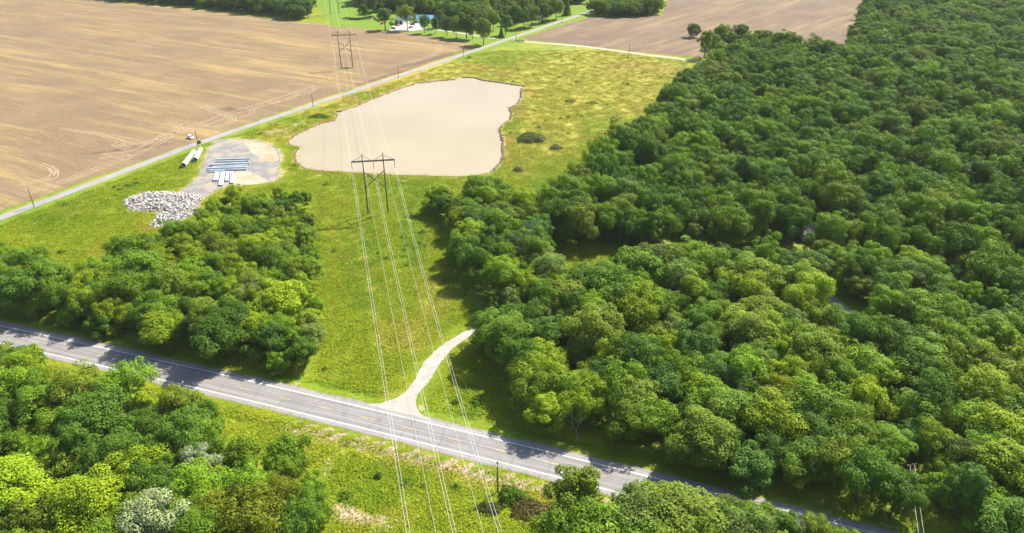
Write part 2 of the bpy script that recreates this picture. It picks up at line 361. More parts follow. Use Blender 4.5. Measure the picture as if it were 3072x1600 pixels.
bare = spots([(1490, 1488, 26, 22, .8), (1080, 1560, 120, 24, .9), (1020, 1535, 70, 30, .8), (1150, 1585, 60, 22, .85), (1415, 1470, 10, 16, .7), (985, 1400, 18, 50, .55), (1155, 1175, 26, 12, .62), (1030, 1200, 60, 6, .5), (1265, 1222, 16, 12, .75), (1470, 1272, 22, 10, .6), (780, 1275, 12, 22, .6), (770, 1090, 60, 10, .4),
              (730, 425, 90, 12, .62), (840, 395, 60, 16, .6), (900, 375, 40, 10, .5), (800, 345, 60, 10, .3), (850, 590, 60, 20, .45), (1460, 1540, 50, 12, .5), (1180, 1045, 44, 16, .5), (1260, 1030, 30, 12, .45), (1080, 1050, 40, 14, .35), (890, 1150, 22, 8, .5), (2650, 1575, 60, 10, .6)])
lush = spots([(150, 620, 230, 110, .55), (420, 590, 120, 60, .5), (1080, 800, 90, 200, .55), (1230, 700, 80, 160, .55), (1100, 1500, 180, 60, .55), (1400, 1200, 90, 60, .5), (1250, 570, 160, 40, .55), (1600, 430, 60, 60, .45), (1640, 560, 90, 40, .6), (1180, 1420, 200, 40, .5)])
yl = at2([(940, 0), (1000, 80), (1200, 100), (1430, 140), (1500, 110), (1760, 36), (1800, -60), (900, -60)])
lush = np.maximum(lush, .95*inpoly(X, Y, yl)); dry *= ~inpoly(X, Y, yl)
n1 = fbm(X, Y, .35, 9); n2 = fbm(X, Y, .9, 12)
inx = sstep(-70, -45, X)*(1-sstep(40, 60, X))*.6+.4                # straw mulch on the verge below the highway
bare = np.maximum(bare, inx*(.85*np.exp(-((hs+6.8+.3*n1)/.8)**2)+.95*np.exp(-((hs+9.2+.5*n1)/1.1)**2))*(hs < 0))
bare = np.maximum(bare, .42*np.exp(-((hs-6.3)/.8)**2)*sstep(-10, 20, X))
dry = np.maximum(dry, .55*np.exp(-((hs+11.5)/3)**2)*inx)
lush = np.maximum(lush, .75*np.exp(-((dl-7.0)/3)**2)); lush = np.maximum(lush, .6*np.exp(-((hs-7.5)/2)**2))
rust = np.maximum(rust, .55*np.exp(-((dl-3.2)/1.1)**2)*(sf1 < 6))
rust = np.maximum(rust, .72*np.exp(-(np.maximum(sp_-.2, 0)/2.2)**2)*(sp_ > -30)*np.clip(sstep(330, 300, Y)*0+1, 0, 1))
bare = np.maximum(bare, .9*(sp_ < .9)*(sp_ > -8)); bare = np.maximum(bare, .5*np.exp(-((sp_-1.2)/1.1)**2)*(X > -8))
bare = np.maximum(bare, .62*np.exp(-(np.maximum(sy, 0)/3.2)**2)*.9); bare = np.maximum(bare, .6*np.exp(-(np.maximum(srk, 0)/1.5)**2))
for tl in ([(965, 560), (985, 640), (1000, 710), (1030, 780), (1062, 850)], [(1010, 560), (1060, 700), (1110, 860), (1150, 1000)]):
    dry = np.maximum(dry, .6*np.exp(-((dpoly(X, Y, at2(tl))-.9)/.5)**2))
trk = at2([(760, 500), (900, 520), (1020, 530), (1200, 543), (1330, 548)]); dt = dpoly(X, Y, trk)
bare = np.maximum(bare, .62*np.exp(-((dt-.9)/.6)**2))
dry *= front; rust *= front; bare *= front; lush *= front
nv = X.size
me = bpy.data.meshes.new('ground'); me.vertices.add(nv)
me.vertices.foreach_set('co', np.stack([X, Y, Z], -1).astype(np.float32).ravel())
ny, nx = X.shape; ii = np.arange(nv).reshape(ny, nx)
q = np.stack([ii[:-1, :-1], ii[:-1, 1:], ii[1:, 1:], ii[1:, :-1]], -1).reshape(-1, 4)
def set_quads(me, q):
    n = len(q); me.loops.add(n*4); me.polygons.add(n)
    me.loops.foreach_set('vertex_index', q.astype(np.int32).ravel())
    me.polygons.foreach_set('loop_start', np.arange(0, n*4, 4, dtype=np.int32)); me.polygons.foreach_set('loop_total', np.full(n, 4, np.int32))
set_quads(me, q); me.polygons.foreach_set('use_smooth', np.ones(len(q), bool)); me.update()
ca = me.color_attributes.new('zone', 'FLOAT_COLOR', 'POINT')
ca.data.foreach_set('color', np.stack([dry, bare, lush, rust], -1).astype(np.float32).ravel())
tag(mesh_obj('ground', me, None, [M['ground']]), 'green and straw coloured grassland covering the land', 'ground', kind='structure')
def gz(x, y):
    i = int(np.clip(np.searchsorted(gx, x)-1, 0, len(gx)-2)); j = int(np.clip(np.searchsorted(gy, y)-1, 0, len(gy)-2))
    u = (x-gx[i])/(gx[i+1]-gx[i]); v = (y-gy[j])/(gy[j+1]-gy[j])
    return float(Z[j, i]*(1-u)*(1-v)+Z[j, i+1]*u*(1-v)+Z[j+1, i]*(1-u)*v+Z[j+1, i+1]*u*v)
def gzs(x, y): return np.array([gz(a, b) for a, b in zip(x, y)])

def sheet(name, poly, z, mat):
    bm = bmesh.new(); vs = [bm.verts.new((p[0], p[1], z)) for p in poly]; es = [bm.edges.new((vs[i], vs[(i+1) % len(vs)])) for i in range(len(vs))]
    bmesh.ops.triangle_fill(bm, use_beauty=True, use_dissolve=False, edges=es)
    for f in bm.faces:
        if f.normal.z < 0: f.normal_flip()
    me = bpy.data.meshes.new(name); bm.to_mesh(me); bm.free(); return mesh_obj(name, me, None, [mat])
def rough(poly, amp, step, seed):
    """uneven outline for an earth or gravel edge"""
    r = random.Random(seed); out = []; n = len(poly)
    for i in range(n):
        a, b = Vector(poly[i]), Vector(poly[(i+1) % n]); L = (b-a).length; k = max(1, min(400, int(L/step))) if abs(a.x) < 700 and a.y < 950 else 1
        for j in range(k):
            p = a.lerp(b, j/k); out.append((p.x+(r.uniform(-amp, amp) if k > 1 else 0), p.y+(r.uniform(-amp, amp) if k > 1 else 0)))
    return out
def strip(name, pts, o0, o1, z, mat, parent=None, jit=0.0, seed=1, sub=1):
    """ribbon between two offsets of a centre line, UV in metres"""
    P = [Vector(p) for p in pts]; r = random.Random(seed); vs = []; uv = []; L = 0
    for i, p in enumerate(P):
        d = (P[min(i+1, len(P)-1)]-P[max(i-1, 0)]).normalized(); nrm = Vector((-d.y, d.x))
        if i: L += (p-P[i-1]).length
        for o, s in ((o0, -1), (o1, 1)):
            oo = o+r.uniform(-jit, jit); q_ = p+nrm*oo; vs.append((q_.x, q_.y, z)); uv.append((L, oo))
    fs = [(2*i, 2*i+2, 2*i+3, 2*i+1) if o0 > o1 else (2*i, 2*i+2, 2*i+3, 2*i+1) for i in range(len(P)-1)]
    me = bpy.data.meshes.new(name); me.from_pydata(vs, [], fs)
    ul = me.uv_layers.new(name='UVMap')
    for l in me.loops: ul.data[l.index].uv = uv[l.vertex_index]
    me.update(); return mesh_obj(name, me, parent, [mat])
def resample(pts, step):
    P = [Vector(p) for p in pts]; out = [P[0].copy()]; acc = 0
    for a, b in zip(P, P[1:]):
        L = (b-a).length; n = max(1, int(round(L/step)))
        for k in range(1, n+1): out.append(a.lerp(b, k/n))
    return [(p.x, p.y) for p in out]

ROW1 = math.atan2(-47.6, 90.9)
damp1 = [(at(704, 330).x, at(704, 330).y, 13, 6, -.4), (at(1300, 178).x, at(1300, 178).y, 60, 8, .9), (at(1180, 225).x, at(1180, 225).y, 50, 5, .95), (at(400, 445).x, at(400, 445).y, 26, 4, .4), (at(1290, 112).x, at(1290, 112).y, 5, 3, 0)]
tag(sheet('ploughed_field', rough(FIELD1, .7, 3.5, 3), .028, mat_field('tilled_soil', -ROW1, (.172, .122, .071), (.205, .147, .084), (.315, .222, .088), .5, damp1)), 'wide pale brown tilled field with straw streaks beside the country lane', 'field', kind='structure')
tag(sheet('ploughed_field', rough(FIELD2, .7, 4, 4), .028, mat_field('tilled_soil_dark', -math.radians(50), (.142, .101, .071), (.172, .124, .086), (.25, .186, .094), .55)), 'brown tilled field between the country lane and the tall forest', 'field', kind='structure')

# tractor wheel tracks left on the headland of the tilled field (pairs of loose pale ruts)
def ruts(pxs, gaps=(-1.0, 1.0), w=.5):
    c = resample(smooth_open(at2(pxs), 6), 4)
    for g in gaps:
        tag(strip('wheel_track', c, g-w/2, g+w/2, .034, M['track'], jit=.1, seed=len(pxs)), kind='structure', label='pale curved tractor ruts on the tilled field headland', cat='wheel track', group='wheel ruts on the tilled field')
ruts([(300, 475), (400, 463), (470, 435), (520, 405), (600, 382), (700, 345), (800, 315), (900, 282), (960, 262)], (-1, 1, 4.5, 6.2))
ruts([(180, 385), (300, 405), (360, 425), (400, 432), (450, 424), (520, 402)])
ruts([(340, 432), (365, 444), (395, 453)], (-1, 1, 3))
ruts([(500, 365), (535, 380), (545, 390), (530, 402)], (-1, 1, 3))
ruts([(545, 372), (575, 382), (570, 396)], (-1, 1))
ruts([(600, 318), (660, 342), (690, 355), (685, 368), (640, 380)], (-1, 1, 3))
ruts([(700, 322), (750, 330), (755, 340), (720, 352)], (-1, 1))
ruts([(800, 270), (870, 278), (890, 286), (870, 297), (800, 315)])
ruts([(860, 250), (930, 258), (945, 266), (930, 276), (890, 288)])
ruts([(120, 492), (150, 503), (160, 520), (135, 538), (60, 555)])
ruts([(150, 500), (165, 512), (165, 530), (140, 545)])
ruts([(1230, 190), (1290, 172), (1315, 158), (1325, 138), (1310, 134)], (-1, 1, 3.5))
ruts([(60, 590), (200, 545), (320, 500), (420, 462)], (-1, 1, 3.5))

# roads
road = tag(strip('highway', HIGHWAY, -4.75, 4.75, .045, M['asphalt'], jit=.06), 'two lane grey asphalt highway with white edge lines and yellow dashes', 'road', kind='structure')
tag(strip('road_shoulder', HIGHWAY, 4.4, 5.4, .038, M['shoulder'], jit=.3, seed=5), 'narrow gravel shoulder on the driveway side of the highway', 'road shoulder', kind='structure')
tag(strip('road_shoulder', HIGHWAY, -5.2, -4.4, .038, M['shoulder'], jit=.25, seed=6), 'narrow gravel shoulder below the highway beside the straw strewn ditch', 'road shoulder', kind='structure')
for s in (-1, 1): strip('edge_line', HIGHWAY, s*3.5-.1, s*3.5+.1, .051, M['white'], road, jit=.02)
hp = resample(HIGHWAY, .5); ds = [0]
for a, b in zip(hp, hp[1:]): ds.append(ds[-1]+math.hypot(b[0]-a[0], b[1]-a[1]))
s0 = ds[int(np.argmin([math.hypot(p[0]-at(1100, 1255).x, p[1]-at(1100, 1255).y) for p in hp]))] % 12.0
k = -2.0+s0
while k < ds[-1]-4:
    seg = [hp[i] for i in range(len(hp)) if k-.26 <= ds[i] <= k+3.5]
    if len(seg) > 2: strip('lane_dash', seg, .02, .17, .051, M['yellow'], road, jit=.015, seed=int(k)+900)
    k += 12.0
lp = resample(LANE, 8)
tag(strip('country_lane', lp, -2.6, 2.6, .045, M['lane'], jit=.12), 'pale grey chip sealed country lane between the tilled field and the pond', 'road', kind='structure')
tag(strip('gravel_lane', resample(GLANE, 6), -1.9, 1.9, .04, M['pale'], jit=.12), 'pale gravel lane between the meadow and the brown tilled field', 'road', kind='structure')
tag(strip('farm_drive', resample(HDRIVE, 6), -1.7, 1.7, .041, M['pale'], jit=.1), 'pale gravel drive leading to the blue roofed farm buildings', 'road', kind='structure')
tag(strip('forest_lane', resample(WLANE, 4), -2.0, 2.0, .04, M['lane'], jit=.15), 'grey lane glimpsed in a gap between the forest trees', 'road', kind='structure')
tag(sheet('driveway', rough(DRIVE, .18, 1.2, 9), .042, M['drive']), 'pale gravel driveway curving from the highway into the wood', 'driveway', kind='structure')
tag(sheet('gravel_yard', rough(YARD, .6, 2, 10), .036, M['yard']), 'grey gravel storage yard under the steel pole sections', 'yard', kind='structure')
tag(sheet('sandy_patch', rough(SAND, .7, 1.5, 12), .042, M['sand']), 'pale sandy patch at the pond side of the gravel yard', 'bare soil', kind='structure')
tag(sheet('sandy_patch', rough(SAND2, .7, 1.5, 13), .042, M['sand']), 'pale sandy patch at the rear edge of the gravel yard', 'bare soil', kind='structure')
tag(sheet('concrete_yard', CONC, .046, M['concrete']), 'pale concrete yard in front of the white farm workshop', 'yard', kind='structure')
def grow(poly, d):
    n = len(poly); A = sum(poly[i][0]*poly[(i+1) % n][1]-poly[(i+1) % n][0]*poly[i][1] for i in range(n)); sg = 1 if A > 0 else -1; out = []
    for i in range(n):
        a, b, c = Vector(poly[i-1]), Vector(poly[i]), Vector(poly[(i+1) % n]); t = (c-a).normalized()
        out.append((b.x+sg*t.y*d, b.y-sg*t.x*d))
    return out
PR = rough(POND, .14, 2.2, 31); lip = [grow(PR, .75), grow(PR, .1), grow(PR, -.75)]; nP = len(PR)
mb = MB(); mb.add([(p[0], p[1], z) for ring, z in zip(lip, (.06, -.06, -.75)) for p in ring], [(a*nP+i, a*nP+(i+1) % nP, (a+1)*nP+(i+1) % nP, (a+1)*nP+i) for a in range(2) for i in range(nP)])
tag(mb.build('pond_bank', M['bank']), 'eroded brown earth lip around the muddy pond', 'pond bank', kind='structure')
tag(sheet('pond', grow(POND, 1.0), -.55, M['water']), 'broad pond of opaque cream coloured muddy water', 'pond', kind='structure')

# ------------------------------------------------------------------ trees
def leaf_mesh(name, pos, nrm, size, mat, aspect=.72, r=rng):
    n = len(pos); nrm = nrm/np.linalg.norm(nrm, axis=1, keepdims=True)
    t = r.normal(size=(n, 3)); t -= nrm*(t*nrm).sum(1, keepdims=True); t /= np.linalg.norm(t, axis=1, keepdims=True)
    b = np.cross(nrm, t); s = size[:, None]
    v = np.stack([pos-t*s*.5, pos+b*s*.5*aspect+nrm*s*.06, pos+t*s*.5, pos-b*s*.5*aspect+nrm*s*.06], 1).reshape(-1, 3)
    me = bpy.data.meshes.new(name); me.vertices.add(n*4); me.vertices.foreach_set('co', v.astype(np.float32).ravel())
    set_quads(me, np.arange(n*4).reshape(n, 4)); me.update(); me.validate()
    me.materials.append(mat); return me
def crown(seed, H, R, base, npuff, leaf, nleaf, flat=.85, shell=(.55, 1.0), droop=0.0, top=1.0, puff=(.26, .44), up=.3):
    """leaf clumps gathered into puffs over an uneven crown; returns positions, normals, sizes and puff centres"""
    r = np.random.default_rng(seed); zc = (H+base)/2; a = (H-base)/2
    ph = r.uniform(0, 6.3, 6); P = []; N = []; Sz = []; cen = []
    for i in range(npuff):
        u = (i+.5)/npuff; cz = 1-1.75*u**1.05; th = i*2.39996+r.uniform(-.45, .45); cr = math.sqrt(max(0, 1-cz*cz))
        lob = 1+.26*math.sin(2*th+ph[0])+.20*math.sin(3*th+ph[1])+.12*math.sin(th+ph[5])+.10*math.sin(5*th+3*cz+ph[2])
        rad = r.uniform(*shell) if i % 4 else r.uniform(.3, .7)
        zz = cz if cz < 0 else cz*top
        c = np.array([R*lob*rad*cr*math.cos(th), R*lob*rad*cr*math.sin(th), zc+a*.86*rad*zz+r.normal()*.25])
        pr = R*r.uniform(*puff)*(1-.15*max(0, cz)); cen.append((c, pr))
        k = int(nleaf*(pr/(R*.35))**2*r.uniform(.8, 1.15))
        d = r.normal(size=(k*2, 3)); d /= np.linalg.norm(d, axis=1, keepdims=True)
        out = c-np.array([0, 0, zc-a*.25]); out /= np.linalg.norm(out)+1e-6
        d = d[(d@out > -.35)][:k]; k = len(d)
        rr = pr*(.62+.46*r.random((k, 1))**.7)*(1+.16*np.sin(d[:, :1]*7+ph[3]+i)*np.cos(d[:, 1:2]*6+ph[4]))
        q_ = c+d*rr*np.array([1, 1, flat]); q_[:, 2] -= droop*np.hypot(q_[:, 0]-c[0], q_[:, 1]-c[1])**2/pr
        P.append(q_); N.append(d*np.array([1, 1, 1/flat])+.32*r.normal(size=(k, 3))+np.array([0, 0, up])); Sz.append(leaf*r.uniform(.55, 1.35, k))
    P = np.concatenate(P); P[:, 2] = np.maximum(P[:, 2], .25)
    return P, np.concatenate(N), np.concatenate(Sz), cen
def trunk_mb(seed, H, cen, r0, lean=.3, nl=9):
    r = random.Random(seed); mb = MB(); dx, dy = r.uniform(-lean, lean), r.uniform(-lean, lean); top = H*.8
    spine = [(dx*t*t*2, dy*t*t*2, top*t-.35*(t == 0)) for t in (0, .12, .3, .5, .75, 1)]
    mb.tube(spine, [r0*1.35, r0, r0*.85, r0*.65, r0*.4, r0*.15], 7)
    for c, pr in r.sample(cen, min(nl, len(cen))):
        z0 = min(top*.85, max(H*.14, c[2]*r.uniform(.45, .7))); t = z0/top
        a = Vector((dx*t*t*2, dy*t*t*2, z0)); b = Vector(c); m = a.lerp(b, .55)+Vector((0, 0, -.06*(b-a).length))
        mb.tube([a, m, b], [r0*.42, r0*.26, r0*.08], 5, False)
    return mb
#        form        H     R    base npuff leaf nleaf kwargs
FORMS = {
 'rounded': [(13.5, 4.7, 2.2, 44, .37, 290, dict(puff=(.20, .46))), (14.5, 5.2, 2.6, 54, .38, 280, dict(top=.92, puff=(.18, .42))), (13.0, 4.4, 1.8, 38, .36, 290, dict(flat=.9, puff=(.24, .5))), (15.0, 5.6, 2.8, 62, .38, 280, dict(top=.85, puff=(.17, .40))), (14.0, 4.9, 2.0, 46, .37, 280, dict(flat=.72)), (14.0, 4.6, 2.4, 40, .37, 290, dict(shell=(.45, 1.15), puff=(.18, .44))), (12.5, 5.0, 1.6, 50, .37, 280, dict(shell=(.5, 1.12), top=.8, flat=.65))],
 'feathery': [(11.5, 4.6, 1.0, 46, .32, 300, dict(flat=.42, droop=.22, up=.8, puff=(.3, .46))), (12.5, 5.0, 1.2, 52, .32, 300, dict(flat=.38, droop=.28, up=.9, puff=(.3, .5))), (10.5, 4.3, .8, 44, .32, 300, dict(flat=.48, droop=.2, up=.7))],
 'slender': [(16.0, 3.5, 2.0, 46, .36, 250, dict(shell=(.5, 1.1))), (15.0, 3.2, 1.4, 44, .36, 250, dict(shell=(.5, 1.05)))],
 'bushy': [(8.5, 4.0, .2, 36, .34, 270, dict()), (7.5, 3.7, .1, 34, .34, 270, dict(flat=.7, up=.5))],
}
PROTO = {}
for form, lst in FORMS.items():
    for j, (H, R, b0, npf, lf, nl, kw) in enumerate(lst):
        sd_ = 100+len(PROTO); P, N, Sz, cen = crown(sd_, H, R, b0, npf, lf, nl, **kw)
        tm = trunk_mb(sd_, H, cen, .017*H+.02)
        PROTO[(form, j)] = (leaf_mesh('crown', P, N, Sz, M['leaf']), tm.mesh('trunk', [M['bark']]), H, R, tm)
# conical cedar, low thicket
def cone_crown(seed, H, R, n, leaf):
    r = np.random.default_rng(seed); u = r.random(n)**.62; z = H*(1-u)*.0+H*(.04+.96*(1-u)); rad = R*u**.85*(.7+.3*r.random(n))*(1+.12*np.sin(z*5)); th = r.random(n)*6.283
    P = np.stack([rad*np.cos(th), rad*np.sin(th), z], 1); N = np.stack([np.cos(th), np.sin(th), np.full(n, .45)], 1)+.35*r.normal(size=(n, 3)); return P, N, leaf*r.uniform(.6, 1.3, n)
P, N, Sz = cone_crown(5, 8.0, 2.5, 3200, .42)
mbt = MB(); mbt.tube([(0, 0, -.3), (0, 0, 3), (0, 0, 7.4)], [.2, .15, .03], 7)
PROTO[('conical', 0)] = (leaf_mesh('crown', P, N, Sz, M['leaf']), mbt.mesh('trunk', [M['bark']]), 8.0, 2.5, mbt)
# bare dead tree: recursive forked limbs
def dead_mesh(seed, H, spread=.55, thin=1.0):
    r = random.Random(seed); mb = MB()
    def grow_(p, d, L, rad, lev):
        q_ = p+d*L; m = p.lerp(q_, .5)+Vector((r.uniform(-1, 1), r.uniform(-1, 1), 0))*L*.06
        mb.tube([p, m, q_], [rad, rad*.8, rad*.58], 5 if lev < 2 else 4, lev == 0)
        if lev >= 5: return
        for k in range(3 if lev in (1, 2, 3) else 2):
            ax = Vector((r.uniform(-1, 1), r.uniform(-1, 1), r.uniform(-.4, .4))).normalized()
            nd = (Matrix.Rotation(r.uniform(.35, .75)*spread/.55, 3, ax) @ d); nd.z = max(nd.z, -.05)+.12; nd.normalize()
            grow_(q_, nd, L*r.uniform(.58, .78), rad*.58, lev+1)
    grow_(Vector((0, 0, -.3)), Vector((.05, .03, 1)).normalized(), H*.34, .016*H*thin, 0)
    return mb
DEAD = [dead_mesh(41, 11, .6).mesh('limbs', [M['dead']]), dead_mesh(43, 10, .5, .8).mesh('limbs', [M['dead']])]

TINTS = {
 'mid green': (.122, .204, .011), 'deep green': (.080, .152, .012), 'bright green': (.146, .240, .010), 'yellow-green': (.200, .280, .009),
 'olive green': (.136, .190, .013), 'blue-green': (.074, .152, .020), 'grey-green': (.135, .195, .034), 'golden olive': (.172, .200, .010), 'silvery pale': (.24, .285, .12), 'bronze tipped': (.140, .165, .020)}
def jit_tint(t, r):
    f = r.uniform(.80, 1.2); h = r.uniform(-.06, .05)
    return (t[0]*f*(1+h), t[1]*f, t[2]*f*(1-h))
def make_tree(key, loc, scale, rz, tint, label, cat='tree', group=None, name='tree', sxy=1.0, tilt=(0, 0)):
    cm, tm, H, R, _ = PROTO[key]
    o = empty(name, loc, rz); o.scale = (scale*sxy, scale*sxy, scale); o.rotation_euler = (tilt[0], tilt[1], rz)
    t = mesh_obj('trunk', tm, o); c = mesh_obj('crown', cm, o); c['tint'] = [float(v) for v in tint]
    tag(o, label, cat, group); return o

# woods: footprint (photo pixels, third value = height of the treetop the pixel shows), spacing, height range, forms, colours
WOODS = {
 'west': dict(name='the wood between the rock pile and the highway', poly=[(-420, 830), (-200, 885), (0, 930), (200, 978), (400, 1026), (600, 1076), (760, 1110), (900, 1138), (955, 1124), (960, 1060), (954, 980), (948, 900), (942, 800), (938, 700), (930, 620, 1), (918, 562, 4), (860, 575, 4), (780, 590, 4), (700, 580, 4), (640, 600, 4), (600, 640, 4), (560, 665, 4), (520, 685, 7), (460, 700, 8), (405, 708, 8), (385, 738, 8), (330, 762, 8), (290, 792, 8), (240, 802, 8), (120, 775, 8), (0, 735, 8), (-200, 690, 8), (-420, 640, 8)],
      wf=.84, sp=5.8, h=(10.0, 14.0), forms=[('feathery', 3), ('rounded', 5), ('bushy', 1.4), ('slender', .5)], tints=[('mid green', 3), ('bright green', 3), ('yellow-green', 2.4), ('deep green', 1.5), ('olive green', 1), ('grey-green', .4)]),
 'south': dict(name='the wood below the highway', poly=[(-420, 900, 11), (-200, 950, 11), (0, 1010, 11), (70, 1030, 11), (130, 1062, 11), (190, 1098, 11), (250, 1130, 10), (330, 1140, 10), (420, 1180, 9), (500, 1205, 6), (560, 1225, 6), (640, 1250, 6), (730, 1300, 8), (850, 1305, 9), (925, 1335, 9), (960, 1420, 5), (975, 1560, 3), (985, 1680), (1000, 1900), (300, 2050), (-500, 1900), (-700, 1300)],
      wf=.88, sp=6.0, h=(10.5, 14.0), forms=[('rounded', 4), ('feathery', 3), ('bushy', .6), ('slender', .5)], tints=[('mid green', 2), ('bright green', 2), ('deep green', 2.2), ('olive green', 1.2), ('yellow-green', 1)]),
 'southeast': dict(name='the grove below the highway facing the big wood', poly=[(1700, 1500, 9), (1800, 1545, 10), (1900, 1535, 10), (2000, 1530, 10), (2050, 1500, 12), (2167, 1478, 12), (2327, 1502, 12), (2426, 1506, 12), (2482, 1540, 12), (2577, 1596, 12), (2660, 1660, 12), (2760, 1760, 12), (2700, 1950), (1690, 1950), (1690, 1640)],
      wf=1.0, sp=5.8, h=(13.0, 16.0), forms=[('rounded', 5), ('slender', 1), ('feathery', 1)], tints=[('grey-green', 2), ('mid green', 3), ('bright green', 1.5), ('olive green', 1)]),
 'east': dict(name='the wood between the driveway and the forest', poly=[(1494, 1186), (1522, 1233), (1581, 1289), (1701, 1308), (1820, 1345), (1939, 1374), (2048, 1402), (2187, 1452), (2255, 1470), (2366, 1486), (2545, 1534), (2645, 1562), (2744, 1603), (2900, 1655), (3300, 1760), (3700, 1800), (3700, 880), (3072, 845), (2620, 810), (2450, 800), (2300, 800), (2100, 815), (1990, 835), (1850, 850), (1790, 885), (1700, 865), (1655, 790), (1640, 722), (1560, 640), (1480, 625), (1400, 600), (1310, 600), (1318, 640), (1345, 700), (1365, 760), (1385, 820), (1400, 870), (1428, 920), (1455, 950), (1480, 975), (1458, 1000), (1462, 1060), (1478, 1120)],
      wf=.88, sp=6.8, h=(11.5, 15.5), forms=[('rounded', 5), ('feathery', 2), ('slender', .7), ('bushy', .8)], tints=[('mid green', 3), ('bright green', 2), ('deep green', 2.2), ('yellow-green', 1.6), ('olive green', 1.2), ('blue-green', .6), ('grey-green', .7), ('golden olive', .05)]),
 'forest': dict(name='the tall forest behind the meadow', poly=[(2125, 226), (2060, 275), (1965, 380), (1865, 480), (1765, 552), (1695, 610), (1648, 655), (1646, 722), (1800, 750), (2000, 763), (2300, 745), (2450, 760), (2620, 800), (3072, 835), (3700, 870), (4300, 700), (5200, 300), (5200, -175), (2700, -175), (2640, -60, 12), (2600, 0, 13), (2580, 45, 13), (2552, 105, 13), (2538, 150, 13), (2495, 132, 13), (2435, 122, 13), (2380, 112, 13), (2310, 112, 13), (2250, 118, 13), (2180, 150, 12)],
      wf=.76, sp=7.6, h=(14.0, 18.5), forms=[('rounded', 8), ('slender', 1)], tints=[('mid green', 5), ('deep green', 4), ('olive green', .8), ('blue-green', .7), ('bright green', 1.6), ('bronze tipped', .08), ('grey-green', .3)]),
 'northwest': dict(name='the tree belt along the far edge of the tilled field', poly=[(250, -10), (370, 4), (500, 13), (700, 36), (890, 61), (930, 61), (938, 45), (920, 15), (905, -25), (700, -50), (300, -70)],
      sp=7.5, h=(13.0, 16.0), forms=[('rounded', 1)], tints=[('deep green', 4), ('mid green', 1.2), ('blue-green', 1)]),
 'copse': dict(name='the copse at the end of the country lane', poly=[(1768, 46), (1830, 51), (1900, 51), (1962, 49), (1980, 38), (1965, 14), (1900, 2), (1800, 6)],
      sp=6.5, h=(12.0, 15.0), forms=[('rounded', 1)], tints=[('mid green', 2), ('deep green', 2), ('yellow-green', .7), ('olive green', .8)]),
 'farm': dict(name='the farm trees around the blue roofs', poly=[(1060, -30), (1075, 18), (1130, 40), (1180, 40), (1250, 44), (1335, 52), (1350, 76), (1440, 92), (1475, 84), (1500, 62), (1560, 68), (1640, 48), (1700, 26), (1790, -8), (1830, -60), (1300, -90)],
      sp=8.5, h=(15.0, 20.0), forms=[('rounded', 3), ('slender', 1)], tints=[('mid green', 2), ('deep green', 3), ('olive green', 1.5), ('grey-green', 1)]),
}
GAPS = [at2([(2440, 815), (2500, 850), (2560, 915), (2610, 985), (2620, 1060), (2560, 1060), (2490, 985), (2430, 890)]),
        at2([(2400, 690), (2480, 690), (2500, 740), (2400, 740)]), at2([(2700, 1440), (2760, 1440), (2840, 1640), (2700, 1600)])]
ROOM = [(at(490, 1640), 5.0), (at(615, 1465), 4.0), (at(650, 1590), 4.2), (at(765, 1625), 5.0), (at(845, 1555), 4.2), (at(402, 1225), 5.0), (at(860, 1475), 3.5), (at(625, 1275), 2.5), (at(1212, 68), 13), (at(1292, 66), 14), (at(1611, 58), 8)]
AVOID = [(LANE, 5.5), (GLANE, 4.5), (HIGHWAY, 9.0), (WLANE, 4.0)]
def pick(lst, r):
    t = sum(w for _, w in lst); u = r.random()*t
    for k, w in lst:
        u -= w
        if u <= 0: return k
    return lst[-1][0]
cand = []      # (apparent size, wood, x, y, key, scale, rz, tintname, tint, edge distance)
